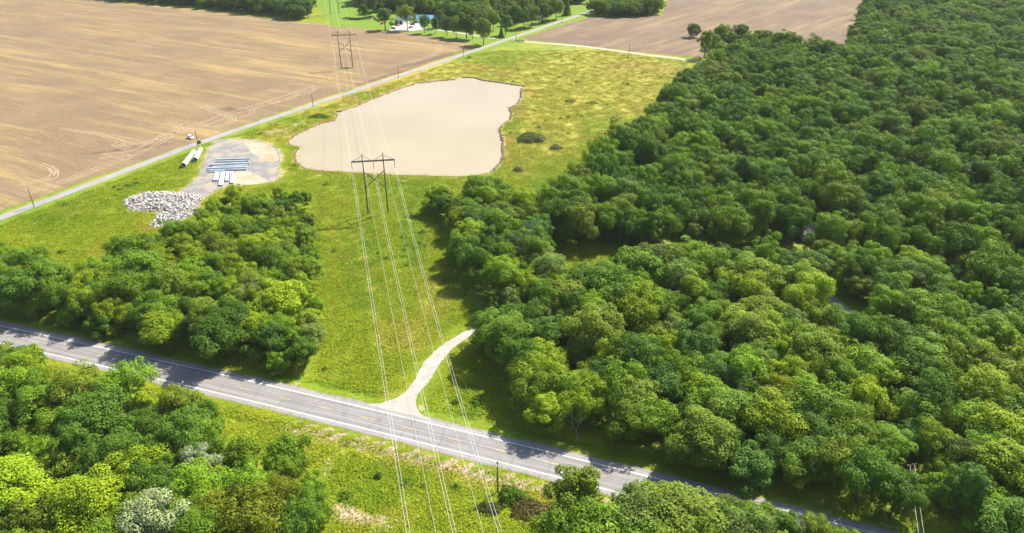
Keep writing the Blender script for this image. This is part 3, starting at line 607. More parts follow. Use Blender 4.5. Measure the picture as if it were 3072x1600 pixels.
for wname, W in WOODS.items():
    poly = at2(W['poly']); W['xy'] = poly; r = random.Random(hash(wname) % 1000 if False else sum(map(ord, wname)))
    xs = [p[0] for p in poly]; ys = [p[1] for p in poly]; s = W['sp']
    gxs = np.arange(min(xs), max(xs), s); gys = np.arange(min(ys), min(max(ys), 1150), s*.87)
    A, B = np.meshgrid(gxs, gys); A = A+(np.arange(len(gys)) % 2)[:, None]*s*.5
    jr = np.random.default_rng(sum(map(ord, wname))); A = A+jr.uniform(-.36, .36, A.shape)*s; B = B+jr.uniform(-.36, .36, B.shape)*s
    A, B = A.ravel(), B.ravel(); ok = inpoly(A, B, poly)
    for g in GAPS: ok &= ~inpoly(A, B, g)
    A, B = A[ok], B[ok]; ok = np.ones(len(A), bool)
    for pl, d in AVOID: ok &= dpoly(A, B, pl) > (6.3 if wname == 'southeast' and pl is HIGHWAY else d)
    ok &= (sdpoly(A, B, DRIVE) > 2.2)
    for p, rad in ROOM:                                     # the special trees stand clear of their neighbours
        ok &= np.hypot(A-p.x, B-p.y) > rad
        tx, ty = -p.x/math.hypot(p.x, p.y), -p.y/math.hypot(p.x, p.y); al = (A-p.x)*tx+(B-p.y)*ty; ac = np.abs((A-p.x)*ty-(B-p.y)*tx)
        ok &= ~((al > 0) & (al < rad*1.9) & (ac < rad*.85))
    px, py, dd = proj(A, B, 12.0); ok &= (px > -260) & (px < 3332) & (py < 1950) & (dd > 30)
    A, B, dd = A[ok], B[ok], dd[ok]; ed = dpoly(A, B, poly, True)
    px, py, dd = proj(A, B, 6.0); pt = proj(A, B, 13.0)[1]
    for x, y, d, e, u, v, vt in zip(A, B, dd, ed, px, py, pt):
        forms = W['forms']
        if e < 3.0 and wname in ('west', 'east', 'south') and r.random() < .45: forms = [('bushy', 2), ('feathery', 1)]
        f = pick(forms, r); key = (f, r.randrange(len(FORMS[f]))); H = PROTO[key][2]
        h = r.uniform(*W['h'])*r.choice((.66, .82, .95, 1.0, 1.08, 1.22))*(1.0 if f != 'bushy' else .68)
        if wname == 'west': h *= .70+.30*min(1, max(0, (v+45-620)/190))        # young growth towards the yard
        # slow change of species over the wood
        drift = math.sin(x*.045+1.3)*math.cos(y*.05)+.5*math.sin(x*.12-y*.09)
        tn = pick(W['tints'], r) if r.random() < .75 else ('yellow-green' if drift > .35 and wname in ('east', 'west') else 'deep green' if drift < -.3 else pick(W['tints'], r))
        inview = (-60 < u < 3132) and (vt < 1600) and (v > -40)
        cand.append(((h/d) if inview else -1, wname, x, y, key, h/H, r.uniform(0, 6.283), tn, jit_tint(TINTS[tn], r), e, W.get('wf', .9)*r.uniform(.88, 1.14)))
cand.sort(key=lambda c: -c[0])
NIND = 285
SZ = lambda sc, key: 'low' if sc*PROTO[key][2] < 9 else 'tall' if sc*PROTO[key][2] > 13.2 else 'medium'
def where(wn, x, y, e):
    w = {'west': 'rock-pile wood', 'south': 'silver-tree wood', 'southeast': 'lone-tree grove', 'east': 'driveway wood', 'forest': 'tall forest', 'northwest': 'far belt', 'copse': 'lane-end copse', 'farm': 'farm wood'}[wn]
    if e > 4.5: return 'inside the '+w
    if wn in ('west', 'south', 'southeast', 'east'):
        if abs(y-hy(x)) < 18: return 'highway edge of '+w
        if abs(x+53.9+(y-261)*.2535) < 26: return 'clearing edge of '+w
    return 'margin of the '+w
CX = np.array([c[2] for c in cand]); CY = np.array([c[3] for c in cand])
def beside(x, y):
    d = np.hypot(CX-x, CY-y); d[d < .01] = 1e9; c = cand[int(np.argmin(d))]; return 'beside a %s %s one' % (c[7], c[4][0])
for (a, wn, x, y, key, sc, rz, tn, tint, e, wf) in cand[:NIND]:
    lab = '%s %s %s tree %s, %s' % (SZ(sc, key), tn, key[0], beside(x, y), where(wn, x, y, e))
    make_tree(key, (x, y, gz(x, y)-.05), sc, rz, tint, lab, 'tree', 'trees: '+lab, name='broadleaf_tree', sxy=1.1*wf)

# everything beyond the nearest trees: one mass of woodland, the same trees set out by points
SRC = bpy.data.collections.new('woodland_sources')
keys = sorted(PROTO.keys()); KI = {}
for i, kq in enumerate(keys):
    cm, tm, H, R, tmb = PROTO[kq]
    bm = bmesh.new(); bm.from_mesh(cm); nf = len(bm.faces); bm.from_mesh(tm)
    bm.faces.ensure_lookup_table()
    for f in bm.faces[nf:]: f.material_index = 1
    mj = bpy.data.meshes.new('woodland_tree'); bm.to_mesh(mj); bm.free(); mj.materials.append(M['leaf']); mj.materials.append(M['bark'])
    so = bpy.data.objects.new('src_%02d' % i, mj); SRC.objects.link(so); KI[kq] = i
def scatter(name, coll, pts, rot, scl, idx, tint):
    n = len(pts); me = bpy.data.meshes.new(name); me.vertices.add(n); me.vertices.foreach_set('co', np.asarray(pts, np.float32).ravel())
    for nm, typ, dat, fld in (('rot', 'FLOAT_VECTOR', rot, 'vector'), ('scl', 'FLOAT_VECTOR', scl, 'vector'), ('tint', 'FLOAT_COLOR', np.concatenate([tint, np.ones((n, 1))], 1), 'color')):
        a_ = me.attributes.new(nm, typ, 'POINT'); a_.data.foreach_set(fld, np.asarray(dat, np.float32).ravel())
    a_ = me.attributes.new('idx', 'INT', 'POINT'); a_.data.foreach_set('value', np.asarray(idx, np.int32)); me.update()
    o = mesh_obj(name, me); ng = bpy.data.node_groups.new(name, 'GeometryNodeTree')
    ng.interface.new_socket('Geometry', in_out='INPUT', socket_type='NodeSocketGeometry'); ng.interface.new_socket('Geometry', in_out='OUTPUT', socket_type='NodeSocketGeometry')
    N_ = ng.nodes; L = ng.links; gi = N_.new('NodeGroupInput'); go = N_.new('NodeGroupOutput'); ip = N_.new('GeometryNodeInstanceOnPoints')
    ci = N_.new('GeometryNodeCollectionInfo'); ci.inputs['Collection'].default_value = coll; ci.inputs['Separate Children'].default_value = True; ci.inputs['Reset Children'].default_value = True
    def na(nm, dt):
        q_ = N_.new('GeometryNodeInputNamedAttribute'); q_.data_type = dt; q_.inputs['Name'].default_value = nm
        return next(s_ for s_ in q_.outputs if s_.enabled and s_.name == 'Attribute')
    L.new(gi.outputs[0], ip.inputs['Points']); L.new(ci.outputs[0], ip.inputs['Instance']); ip.inputs['Pick Instance'].default_value = True
    L.new(na('idx', 'INT'), ip.inputs['Instance Index']); L.new(na('rot', 'FLOAT_VECTOR'), ip.inputs['Rotation']); L.new(na('scl', 'FLOAT_VECTOR'), ip.inputs['Scale'])
    L.new(ip.outputs[0], go.inputs[0])
    md = o.modifiers.new('scatter', 'NODES'); md.node_group = ng
    return o
rest = cand[NIND:]
wp = np.array([(c[2], c[3], gz(c[2], c[3])-.1) for c in rest]); sc_ = np.array([c[5] for c in rest]); w_ = 1.1*np.array([c[10] for c in rest])
tag(scatter('woodland', SRC, wp, np.stack([np.zeros(len(rest)), np.zeros(len(rest)), [c[6] for c in rest]], 1), np.stack([sc_*w_, sc_*w_, sc_], 1), [KI[c[4]] for c in rest], np.array([c[8] for c in rest])),
    'mass of green broadleaf woodland filling the forest and the inner woods', 'woodland', kind='stuff')
print('trees', len(cand))

# ------------------------------------------------------------------ single trees told apart by their look or place
def T(px, py, form, j, h, tn, label, sxy=1.0, group=None, name='broadleaf_tree', rz=None):
    p = at(px, py); key = (form, j); r = random.Random(int(px*7+py))
    return make_tree(key, (p.x, p.y, gz(p.x, p.y)-.05), h/PROTO[key][2], r.uniform(0, 6.28) if rz is None else rz, jit_tint(TINTS[tn], random.Random(int(px))), label, 'tree', group, name, sxy)
T(402, 1225, 'rounded', 3, 14.5, 'bright green', 'large bright green round tree leaning out over the highway shoulder', 1.12)
T(490, 1640, 'rounded', 1, 15.0, 'silvery pale', 'large silvery pale leaved tree in the wood below the highway', 1.08)
T(615, 1465, 'slender', 0, 13.0, 'silvery pale', 'smaller slender silvery pale tree beside the golden olive trees', 1.15)
T(650, 1590, 'rounded', 0, 12.0, 'golden olive', 'golden olive tree between the two silvery pale trees', 1.0)
T(765, 1625, 'rounded', 3, 14.5, 'golden olive', 'broadest golden olive tree below the highway beside two smaller ones', 1.2)
T(845, 1555, 'rounded', 4, 12.0, 'golden olive', 'golden olive tree between the broadest one and the cable clearing', 1.0)
T(860, 1475, 'rounded', 0, 10.5, 'bright green', 'small bright green tree behind the golden olive trees, beside the cable clearing below the highway', .9)
T(625, 1275, 'bushy', 0, 8.5, 'deep green', 'dark pointed bushy tree standing behind the wooden pole by the highway', .7)
T(1728, 1580, 'slender', 0, 17.5, 'olive green', 'tall lone olive green tree rising in front of the highway', 1.22)
T(1800, 1610, 'feathery', 0, 10, 'bright green', 'low bright green tree at the foot of the tall lone tree', .9)
T(1700, 1660, 'rounded', 2, 11, 'mid green', 'dark round tree below the tall lone tree by the highway', .9)
T(1895, 1580, 'slender', 1, 13, 'grey-green', 'thin grey-green tree with sparse top branches below the highway', .95)
T(2112, 174, 'slender', 0, 22, 'yellow-green', 'tall yellow-green poplar at the end of the gravel lane', .95)
T(2080, 112, 'bushy', 0, 12.0, 'deep green', 'small dark round tree alone on the brown tilled field', .9)
T(2162, 136, 'bushy', 0, 17.5, 'mid green', 'round field tree beside the yellow-green poplar', .8)
T(2215, 132, 'bushy', 1, 17, 'deep green', 'dark round field tree between two paler ones', .8)
T(2268, 136, 'feathery', 0, 14, 'yellow-green', 'small pale yellow-green tree at the corner of the brown tilled field', .8)
for k, (px, py, h, tn) in enumerate([(2060, 1568, 12, 'mid green'), (2160, 1572, 13, 'grey-green'), (2260, 1590, 12.5, 'bright green'), (2345, 1610, 12, 'mid green'), (2435, 1632, 12.5, 'olive green'), (2510, 1668, 12, 'bright green')]):
    T(px, py+24, 'rounded', k % 7, h-2.5, tn, '%s roundish tree on the lower highway verge, lone-tree grove row' % tn, .9, 'lower verge trees, '+tn)
for k, (px, py, h, tn) in enumerate([(2138, 150, 13, 'mid green'), (2188, 146, 14, 'deep green'), (2242, 146, 13, 'bright green'), (2290, 140, 14, 'olive green'), (2160, 172, 12, 'yellow-green')]):
    T(px, py, 'bushy', k % 2, h, tn, '%s bushy tree joining the field trees to the forest corner' % tn, .85, 'forest corner clump')
T(1504, 114, 'conical', 0, 9.5, 'deep green', 'dark conical evergreen beside the farm drive junction', .9, name='evergreen_tree')
T(1701, 46, 'conical', 0, 17, 'grey-green', 'tall grey-green conical evergreen beside the country lane', .8, name='evergreen_tree')
yt = [(1156, 90, 17, 1.05, 'deep green', 'dark spreading yard tree beside the white workshop'), (1223, 90, 19, .9, 'olive green', 'olive yard tree in front of the workshop gable'), (1274, 100, 14, .8, 'bright green', 'small bright green yard tree in front of the long blue roof'), (1308, 102, 13, .7, 'deep green', 'dark slim drive tree next to the small bright yard tree'),
      (1341, 110, 15, .8, 'deep green', 'dark drive tree'), (1369, 114, 16, .8, 'mid green', 'drive tree'), (1400, 116, 18, .95, 'deep green', 'drive tree'), (1418, 118, 15, .8, 'deep green', 'drive tree'), (1451, 134, 19, .95, 'olive green', 'tall olive tree at the very corner of the tilled field and lane'),
      (1517, 105, 16, .9, 'mid green', 'tree behind the dark conical evergreen'), (1572, 86, 17, 1.0, 'deep green', 'lane tree'), (1596, 80, 17, 1.0, 'mid green', 'lane tree'), (1628, 69, 16, 1.0, 'olive green', 'lane tree'), (1645, 66, 13, .8, 'deep green', 'lane tree'), (1668, 58, 18, 1.1, 'olive green', 'lane tree'),
      (1092, 54, 12, 1.0, 'deep green', 'dark tree alone on the farm lawn beside the cables'), (1120, 40, 15, 1.0, 'deep green', 'lawn tree'), (1497, 62, 15, 1.0, 'deep green', 'lawn tree'), (1440, 78, 17, 1.0, 'mid green', 'lawn tree'), (1390, 78, 18, 1.0, 'olive green', 'lawn tree'), (1350, 74, 17, 1.0, 'deep green', 'lawn tree'), (1320, 84, 15, .9, 'mid green', 'lawn tree'), (1480, 90, 15, .9, 'mid green', 'lawn tree'), (1545, 74, 16, 1, 'mid green', 'lawn tree')]
glab = {'drive tree': 'yard tree planted in a row along the farm drive', 'dark drive tree': 'yard tree planted in a row along the farm drive', 'lane tree': 'farm tree standing beside the country lane near the brown field', 'lawn tree': 'shade tree standing on the green farm lawn'}
for i, (px, py, h, sx, tn, lb) in enumerate(yt):
    g = glab.get(lb); T(px, py, 'rounded' if i % 3 else 'slender', i % 2, h*1.2, tn, ('%s %s' % (tn, g)) if g else lb, sx*(1.2 if i % 3 == 0 else .9), g and ('%s, %s' % (g, tn)))
def dead(px, py, k, h, label, group=None, lean=0):
    p = at(px, py); o = empty('dead_tree', (p.x, p.y, gz(p.x, p.y)-.05), px*.1); s = h/(11 if k == 0 else 10); o.scale = (s, s, s); o.rotation_euler = (lean, 0, px*.1)
    mesh_obj('limbs', DEAD[k], o); return tag(o, label, 'dead tree', group)
dead(1566, 800, 0, 15.5, 'bare grey dead tree among leafy crowns facing the cable clearing')
dead(1595, 790, 1, 15, 'second bare grey dead tree beside the first near the clearing')
dead(2030, 905, 0, 15, 'bare silver dead tree inside the wood beside the gravel driveway')
dead(790, 960, 1, 13, 'bare dead tree inside the wood between rock pile and highway')
dead(416, 800, 1, 9.5, 'small bare dead tree on the meadow edge of the rock pile wood')
dead(1733, 1318, 1, 8, 'small bare dead tree hanging at the wood edge beside the highway', lean=.3)
dead(2180, 1215, 0, 14.5, 'bare dead limbs beside a bright crown above the highway')
dead(2125, 705, 1, 13, 'pale leaning dead snag in front of the tall forest')

# shrubs and thickets on the grass
def thicket(px, py, rx, ry, h, n, tint, label, leaf=.42, group=None, name='shrub'):
    p = at(px, py); r = np.random.default_rng(int(px+py)); th = r.random(n)*6.283; rr = np.sqrt(r.random(n)); lob = 1+.16*np.sin(3*th+px)+.1*np.sin(7*th)
    x = rx*rr*np.cos(th)*lob; y = ry*rr*np.sin(th)*lob; z = h*np.sqrt(np.clip(1-rr**2.4, 0, 1))*(.75+.35*r.random(n))*(1+.15*np.sin(x*1.7)*np.cos(y*1.9))+.08
    P = np.stack([x, y, z], 1); N = np.stack([x/rx, y/ry, .7+0*x], 1)+.55*r.normal(size=(n, 3))
    o = empty(name, (p.x, p.y, gz(p.x, p.y)-.03)); c = mesh_obj('foliage', leaf_mesh('foliage', P, N, leaf*r.uniform(.6, 1.3, n), M['leaf']), o); c['tint'] = list(tint)
    mb = MB(); q_ = random.Random(int(px))
    for k in range(9):
        a = q_.uniform(0, 6.28); d = q_.uniform(.15, .7); mb.tube([(rx*d*.5*math.cos(a), ry*d*.5*math.sin(a), -.1), (rx*d*math.cos(a), ry*d*math.sin(a), h*.75)], [.05, .02], 4, False)
    mb.build('stems', M['dead'], o); return tag(o, label, 'shrub', group)
thicket(1592, 420, 7.0, 6.0, 3.0, 4200, (.15, .185, .07), 'wide grey-green oval thicket alone in the meadow right beside the pond', .5)
thicket(1668, 446, 3.2, 2.6, 1.6, 900, (.17, .20, .10), 'low grey brush clump between the oval thicket and the forest')
thicket(1556, 512, 2.4, 2.4, 1.7, 700, (.19, .20, .11), 'small half bare grey shrub near the rear pond corner')
thicket(958, 352, 6.0, 3.4, 1.3, 1700, (.12, .18, .015), 'flat green scrub patch on the lane side bank of the pond')
thicket(1710, 306, 3.4, 2.0, 1.0, 500, (.14, .2, .03), 'low green weed clump in the open meadow behind the pond')
thicket(1776, 312, 4.0, 2.0, .9, 500, (.16, .2, .05), 'low pale weed clump in the open meadow behind the pond')
thicket(1535, 1492, 3.2, 2.6, 1.8, 1400, (.075, .16, .012), 'bright green shrub beside the wooden pole by the straw ditch')
thicket(1585, 1530, 4.2, 3.0, 1.3, 1300, (.14, .115, .04), 'brownish brush patch between the pole shrub and the tall lone tree')
thicket(1470, 1530, 3.0, 1.8, .9, 700, (.09, .10, .03), 'low dark weeds below the wooden pole shrub')
thicket(598, 431, 1.0, 1.0, 1.3, 300, (.06, .09, .03), 'small dark shrub at the foot of the lane pole by the yard')
thicket(1557, 126, 5.5, 1.3, 1.5, 500, (.05, .09, .015), 'dark hedge clump at the start of the gravel lane')
thicket(1041, 206, 4.5, 1.6, .7, 420, (.13, .20, .02), 'low green weeds around the foot of the field pylon')
thicket(1135, 1432, .9, .9, .8, 160, (.09, .13, .02), 'tiny green weed tuft under the cables below the highway')
for k, (px, py) in enumerate([(1042, 58), (1058, 60), (1076, 60), (1096, 58), (1112, 55)]):  # dark row of farm junk, simplified to leafy clumps
    thicket(px, py, 4.5, 2.2, 1.8, 420, (.035, .05, .022), 'dark leafy clump standing in for the junk row beneath the farm lawn trees', .6, 'junk row on the farm lawn')
p0 = random.Random(3)
for k, (px, py) in enumerate([(655, 600), (775, 596), (830, 592), (875, 600), (915, 590), (622, 640), (600, 670), (560, 690), (505, 700)]):
    thicket(px, py+10, p0.uniform(2.2, 3.4), p0.uniform(2, 3), p0.uniform(1.6, 3.0), 1100, jit_tint(TINTS[['bright green', 'mid green', 'yellow-green'][k % 3]], p0), '%s shrub fringing the rock pile wood towards the gravel yard' % ['bright green', 'mid green', 'yellow-green'][k % 3], .42, 'shrubs fringing the yard side of the wood, %d' % (k % 3))

# ------------------------------------------------------------------ transmission line: three wooden H-frames and eight cables
HF = [at(1134.5, 639), at(1041.5, 203.5), at(1005, 42)]
ldir = Vector((HF[1].x-HF[0].x, HF[1].y-HF[0].y, 0)).normalized(); lperp = Vector((ldir.y, -ldir.x, 0))     # towards the right
arm_dir = (at(1164, 637)-at(1105, 641)).normalized(); arz = math.atan2(arm_dir.y, arm_dir.x)
def hframe(loc, label):
    o = empty('transmission_tower', (loc.x, loc.y, gz(loc.x, loc.y)), arz); PS = 3.95
    for s in (-1, 1):
        mb = MB(); mb.tube([(s*PS, 0, -.6), (s*PS, 0, 12), (s*PS, 0, 25.3)], [.30, .25, .18], 10); mb.build('pole', M['pole'], o)
    mb = MB(); mb.box((0, .3, 22.2), (16.6, .22, .42)); mb.box((0, -.3, 22.2), (16.6, .22, .42))
    for x in (-8.2, -PS, 0, PS, 8.2): mb.box((x, 0, 22.2), (.3, .8, .25))
    mb.build('crossarm', M['pole'], o)
    for s in (-1, 1):
        mb = MB(); mb.bar((s*PS, s*.24, 18.0), (-s*PS, s*.24, 11.0), .2, .26); mb.build('cross_brace', M['pole'], o)
        for e in (8.1, .15):
            mb = MB(); mb.tube([(s*PS, 0, 24.4), (s*e, 0, 22.35)], .07, 6); mb.build('arm_brace', M['pole'], o)
    for x in (-8.2, 0, 8.2):
        mb = MB(); n = 14; prof = []
        pts = [(x, 0, 22.1-.2*k) for k in range(n+2)]; mb.tube(pts, [.05]+[.15 if k % 2 else .07 for k in range(n)]+[.05], 8)
        ins = mb.build('insulator', M['insul'], o); m2 = MB(); m2.box((x, 0, 18.95), (.75, .14, .18)); m2.build('yoke', M['steel'], ins)
    return tag(o, label, 'power pylon', 'wooden H-frame pylons of the cable clearing')
hframe(HF[0], 'wooden H-frame pylon standing in the clearing in front of the pond')
hframe(HF[1], 'wooden H-frame pylon standing in the tilled field')
hframe(HF[2], 'wooden H-frame pylon standing on the green farm lawn')
H0 = HF[0]-ldir*245; H4 = HF[2]+ldir*240
stations = [HF[0]-ldir*490, H0]+HF+[H4]
def cable(off, z, sag, r, label, group):
    pts = []; rad = []
    for a, b in zip(stations, stations[1:]):
        n = 44
        for k in range(n+1 if b is stations[-1] else n):
            t = k/n; p = a.lerp(b, t); q_ = p+Vector((arm_dir.x, arm_dir.y, 0))*off; pts.append((q_.x, q_.y, z-4*sag*t*(1-t)))
    mb = MB(); mb.tube(pts, r, 6)
    return tag(mb.build('overhead_cable', M['wire'], None), label, 'cable', group)
for off, nm in ((-8.2, 'rock pile side arm tip'), (0, 'middle of the arms'), (8.2, 'driveway side arm tip')):
    for s in (-.32, .32): cable(off+s, 18.9, 6.2, .025, 'twin power cable hung from the %s of the pylons' % nm, 'twin cables, %s' % nm)
cable(-3.95, 25.1, 4.6, .018, 'thin shield wire from the pylon pole tops, rock pile side', None)
cable(3.95, 25.1, 4.6, .018, 'thin shield wire from the pylon pole tops, driveway side', None)

# ------------------------------------------------------------------ utility poles
def upole(px, py, h, label, arm=True, rz=0.0, group=None):
    p = at(px, py); o = empty('utility_pole', (p.x, p.y, gz(p.x, p.y)), rz)
    mb = MB(); mb.tube([(0, 0, -.4), (0, 0, h*.5), (0, 0, h)], [.19, .16, .12], 8); mb.build('pole', M['pole'], o)
    if arm:
        mb = MB(); mb.box((0, .17, h-.45), (2.4, .11, .13)); ca_ = mb.build('crossarm', M['pole'] if px > 2000 else M['dead'], o)
        for x in (-1.1, .1, 1.1):
            mb = MB(); mb.tube([(x, .17, h-.385), (x, .17, h-.2)], [.06, .04], 6); mb.build('insulator', M['trim'], ca_)
    else:
        mb = MB(); mb.tube([(0, .2, h-1.9), (0, .2, h-1.1)], .16, 8); mb.build('transformer', M['trim'], o)
    return tag(o, label, 'utility pole', group)
hd = math.atan(-.346)+math.pi/2
upole(1493, 1477, 9.2, 'wooden utility pole on a bare patch below the straw ditch', True, hd+.5)
upole(567, 1230, 8.8, 'wooden utility pole with pale crossarm between highway and lower wood', True, hd+.3)
rp = upole(2709, 1472, 8.2, 'dark utility pole half hidden at the forest edge with two sagging wires', True, .2)
ld = math.radians(-30)
for (px, py, h, lb) in [(103, 622, 7.8, 'thin lane pole on the grass left of the rock pile meadow'), (595, 437, 8.0, 'thin lane pole beside the yard entrance and white car'), (940, 322, 8.0, 'thin lane pole beside the pond shrub bank'), (1195, 235, 8.2, 'thin lane pole beside the golden far bank of the pond'),
                        (1391, 172, 8.2, 'thin lane pole on the meadow side where tilled field narrows'), (1548, 126, 11.5, 'tall lane pole at the junction of gravel lane and country lane'), (1685, 70, 10, 'distant lane pole at the corner of the brown tilled field'), (1887, 163, 9, 'thin pole along the gravel lane beside the brown field')]:
    upole(px, py, h, lb, True, ld)
rb = rp.location
for dx in (-.5, .5):
    a = Vector((rb.x+dx, rb.y, 7.6)); b = at(2765+dx*16, 1600, 6.6); e = a+(b-a)*2.2; e.z = 7.2
    mb = MB(); mb.tube([tuple(a.lerp(e, t)-Vector((0, 0, 4*1.0*t*(1-t)))) for t in np.linspace(0, 1, 30)], .02, 5)
    tag(mb.build('service_wire', M['wire'], None), 'pale service wire sagging from the dark forest edge pole', 'cable', 'service wires of the forest edge pole')

# ------------------------------------------------------------------ steel pole sections in the yard
def pipe(pa, pb, r0, r1, label, z=None, group=None, name='steel_pole', wall=.06, sides=16, zb=0.0):
    a = at(*pa, 0); b = at(*pb, 0); d = b-a; L = d.length; o = empty(name, (a.x, a.y, 0.04+zb), math.atan2(d.y, d.x)); n = sides
    tilt = math.atan2(r1-r0, L)
    def ring(x, r, off): return [(x, r*math.cos(2*math.pi*k/n), off+r*math.sin(2*math.pi*k/n)) for k in range(n)]
    mb = MB(); V = ring(0, r0, r0)+ring(L, r1, r1)+ring(L, r1-wall, r1)+ring(0, r0-wall, r0); Fs = []
    for s in range(4):
        for k in range(n): Fs.append((s*n+k, s*n+(k+1) % n, ((s+1) % 4)*n+(k+1) % n, ((s+1) % 4)*n+k))
    mb.add(V, [f[::-1] for f in Fs], False); mb.build('shaft', M['steel'], o)
    mb = MB(); V = ring(-.02, r0+.07, r0)+ring(.12, r0+.07, r0)+ring(.12, r0-.002, r0)+ring(-.02, r0-wall-.01, r0)
    mb.add(V, [f[::-1] for f in Fs], False); mb.build('end_collar', M['steel'], o)
    return tag(o, label, 'steel pole', group)
pipe((552, 503), (584, 461), 1.12, 1.0, 'long fat steel tube lying on the grass, nearer the lane', wall=.09, sides=24)
pipe((587, 486), (604, 453), 1.08, .98, 'shorter fat steel tube lying on the grass beside the gravel yard', wall=.09, sides=24)
def Z2(x, y): return (340+x*.2385, 380+y*.2385)
lg = [((1720, 412), (1305, 425), .42, .34), ((1705, 442), (1290, 452), .46, .36), ((1712, 478), (1210, 498), .58, .46), ((1690, 503), (1250, 520), .50, .40), ((1685, 525), (1182, 538), .52, .40), ((1400, 556), (1188, 560), .40, .36), ((1680, 548), (1410, 552), .40, .33), ((1395, 574), (1195, 578), .36, .3)]
for i, (a, b, r0, r1) in enumerate(lg):
    pipe(Z2(*a), Z2(*b), r0, r1, 'galvanised pole section in the crosswise row on the gravel yard', group='crosswise steel poles on the yard')
pipe(Z2(1650, 492), Z2(1230, 510), .45, .36, 'galvanised pole section resting on top of the crosswise row', group=None, zb=.86)
sh = [((1262, 690), (1290, 585), .36, .32), ((1283, 690), (1307, 585), .34, .30), ((1304, 690), (1326, 585), .34, .30), ((1332, 752), (1362, 585), .36, .32), ((1353, 752), (1381, 585), .34, .30), ((1371, 745), (1398, 585), .32, .28), ((1414, 695), (1432, 580), .36, .32), ((1437, 695), (1452, 580), .34, .30), ((1475, 725), (1476, 580), .36, .32), ((1503, 725), (1502, 580), .36, .32)]
for i, (a, b, r0, r1) in enumerate(sh):
    pipe(Z2(*a), Z2(*b), r0, r1, 'short galvanised pole section lying endwise towards the wood', group='endwise steel poles on the yard')

# ------------------------------------------------------------------ rock pile: 300 stones one by one, the small rubble as one mass
def stone_mesh(seed):
    r = random.Random(seed); bm = bmesh.new()
    for k in range(13):
        v = Vector((r.gauss(0, 1), r.gauss(0, 1), r.gauss(0, 1))).normalized(); bm.verts.new((v.x*r.uniform(.42, .56), v.y*r.uniform(.34, .46), v.z*r.uniform(.24, .36)))
    bmesh.ops.convex_hull(bm, input=bm.verts)
    for v in [v for v in bm.verts if not v.link_faces]: bm.verts.remove(v)
    me = bpy.data.meshes.new('stone'); bm.to_mesh(me); bm.free(); me.materials.append(M['stone']); return me
STONES = [stone_mesh(60+k) for k in range(12)]
rx0, rx1 = min(p[0] for p in ROCKS), max(p[0] for p in ROCKS); ry0, ry1 = min(p[1] for p in ROCKS), max(p[1] for p in ROCKS)
rc = Vector(((rx0+rx1)/2, (ry0+ry1)/2, 0)); pile = tag(empty('rock_pile', rc), 'heap of pale broken limestone blocks on the meadow by the wood', 'rock pile')
rr_ = np.random.default_rng(21); qx = rr_.uniform(rx0, rx1, 30000); qy = rr_.uniform(ry0, ry1, 30000); sd_ = sdpoly(qx, qy, ROCKS); kq = sd_ < .3; qx, qy, sd_ = qx[kq], qy[kq], -sd_[kq]
hh = 1.5*sstep(0, 5, sd_)*(.75+.35*fbm(qx, qy, .5, 5))
keep = []; cell = {}
for i in range(len(qx)):
    c = (int(qx[i]//1.25), int(qy[i]//1.25))
    if c in cell: continue
    cell[c] = 1; keep.append(i)
    if len(keep) >= 300: break
for i in keep:
    o = mesh_obj('stone', STONES[rr_.integers(12)], pile); o.location = (qx[i]-rc.x, qy[i]-rc.y, hh[i]+.2)
    o.rotation_euler = (rr_.uniform(-.5, .5), rr_.uniform(-.5, .5), rr_.uniform(0, 6.28)); s = rr_.uniform(1.1, 2.0); o.scale = (s, s, s*rr_.uniform(.8, 1.3))
mb = MB(); sv = [([tuple(v.co) for v in m.vertices], [tuple(p.vertices) for p in m.polygons]) for m in STONES]
for i in range(300, min(len(qx), 2600)):
    vs, fs = sv[i % 12]; s = rr_.uniform(.45, 1.15); R = Euler((rr_.uniform(-.6, .6), rr_.uniform(-.6, .6), rr_.uniform(0, 6.28))).to_matrix()*s; b = Vector((qx[i]-rc.x, qy[i]-rc.y, hh[i]*rr_.uniform(.75, 1.0)+.08))
    mb.add([R @ Vector(v)+b for v in vs], fs)
tag(mb.build('rubble', M['stone'], pile), kind='stuff')
# stones washed out along the pond bank
mb = MB(); sh_ = smooth_open(at2([(1566, 266), (1563, 288), (1549, 314), (1530, 323), (1535, 338), (1530, 360), (1503, 380), (1501, 398), (1509, 423), (1511, 465), (1502, 490), (1480, 512)]), 14)
for i in range(420):
    p = sh_[rr_.integers(len(sh_))]; vs, fs = sv[i % 12]; s = rr_.uniform(.25, .95); R = Euler((0, rr_.uniform(-.6, .6), rr_.uniform(0, 6.28))).to_matrix()*s
    x, y = p[0]+rr_.normal()*.8, p[1]+rr_.normal()*.8; mb.add([R @ Vector(v)+Vector((x, y, max(gz(x, y), -.55)+.02)) for v in vs], fs)
tag(mb.build('bank_rubble', M['bank'], None), 'small brown stones and clods along the meadow bank of the pond', 'rubble', kind='stuff')

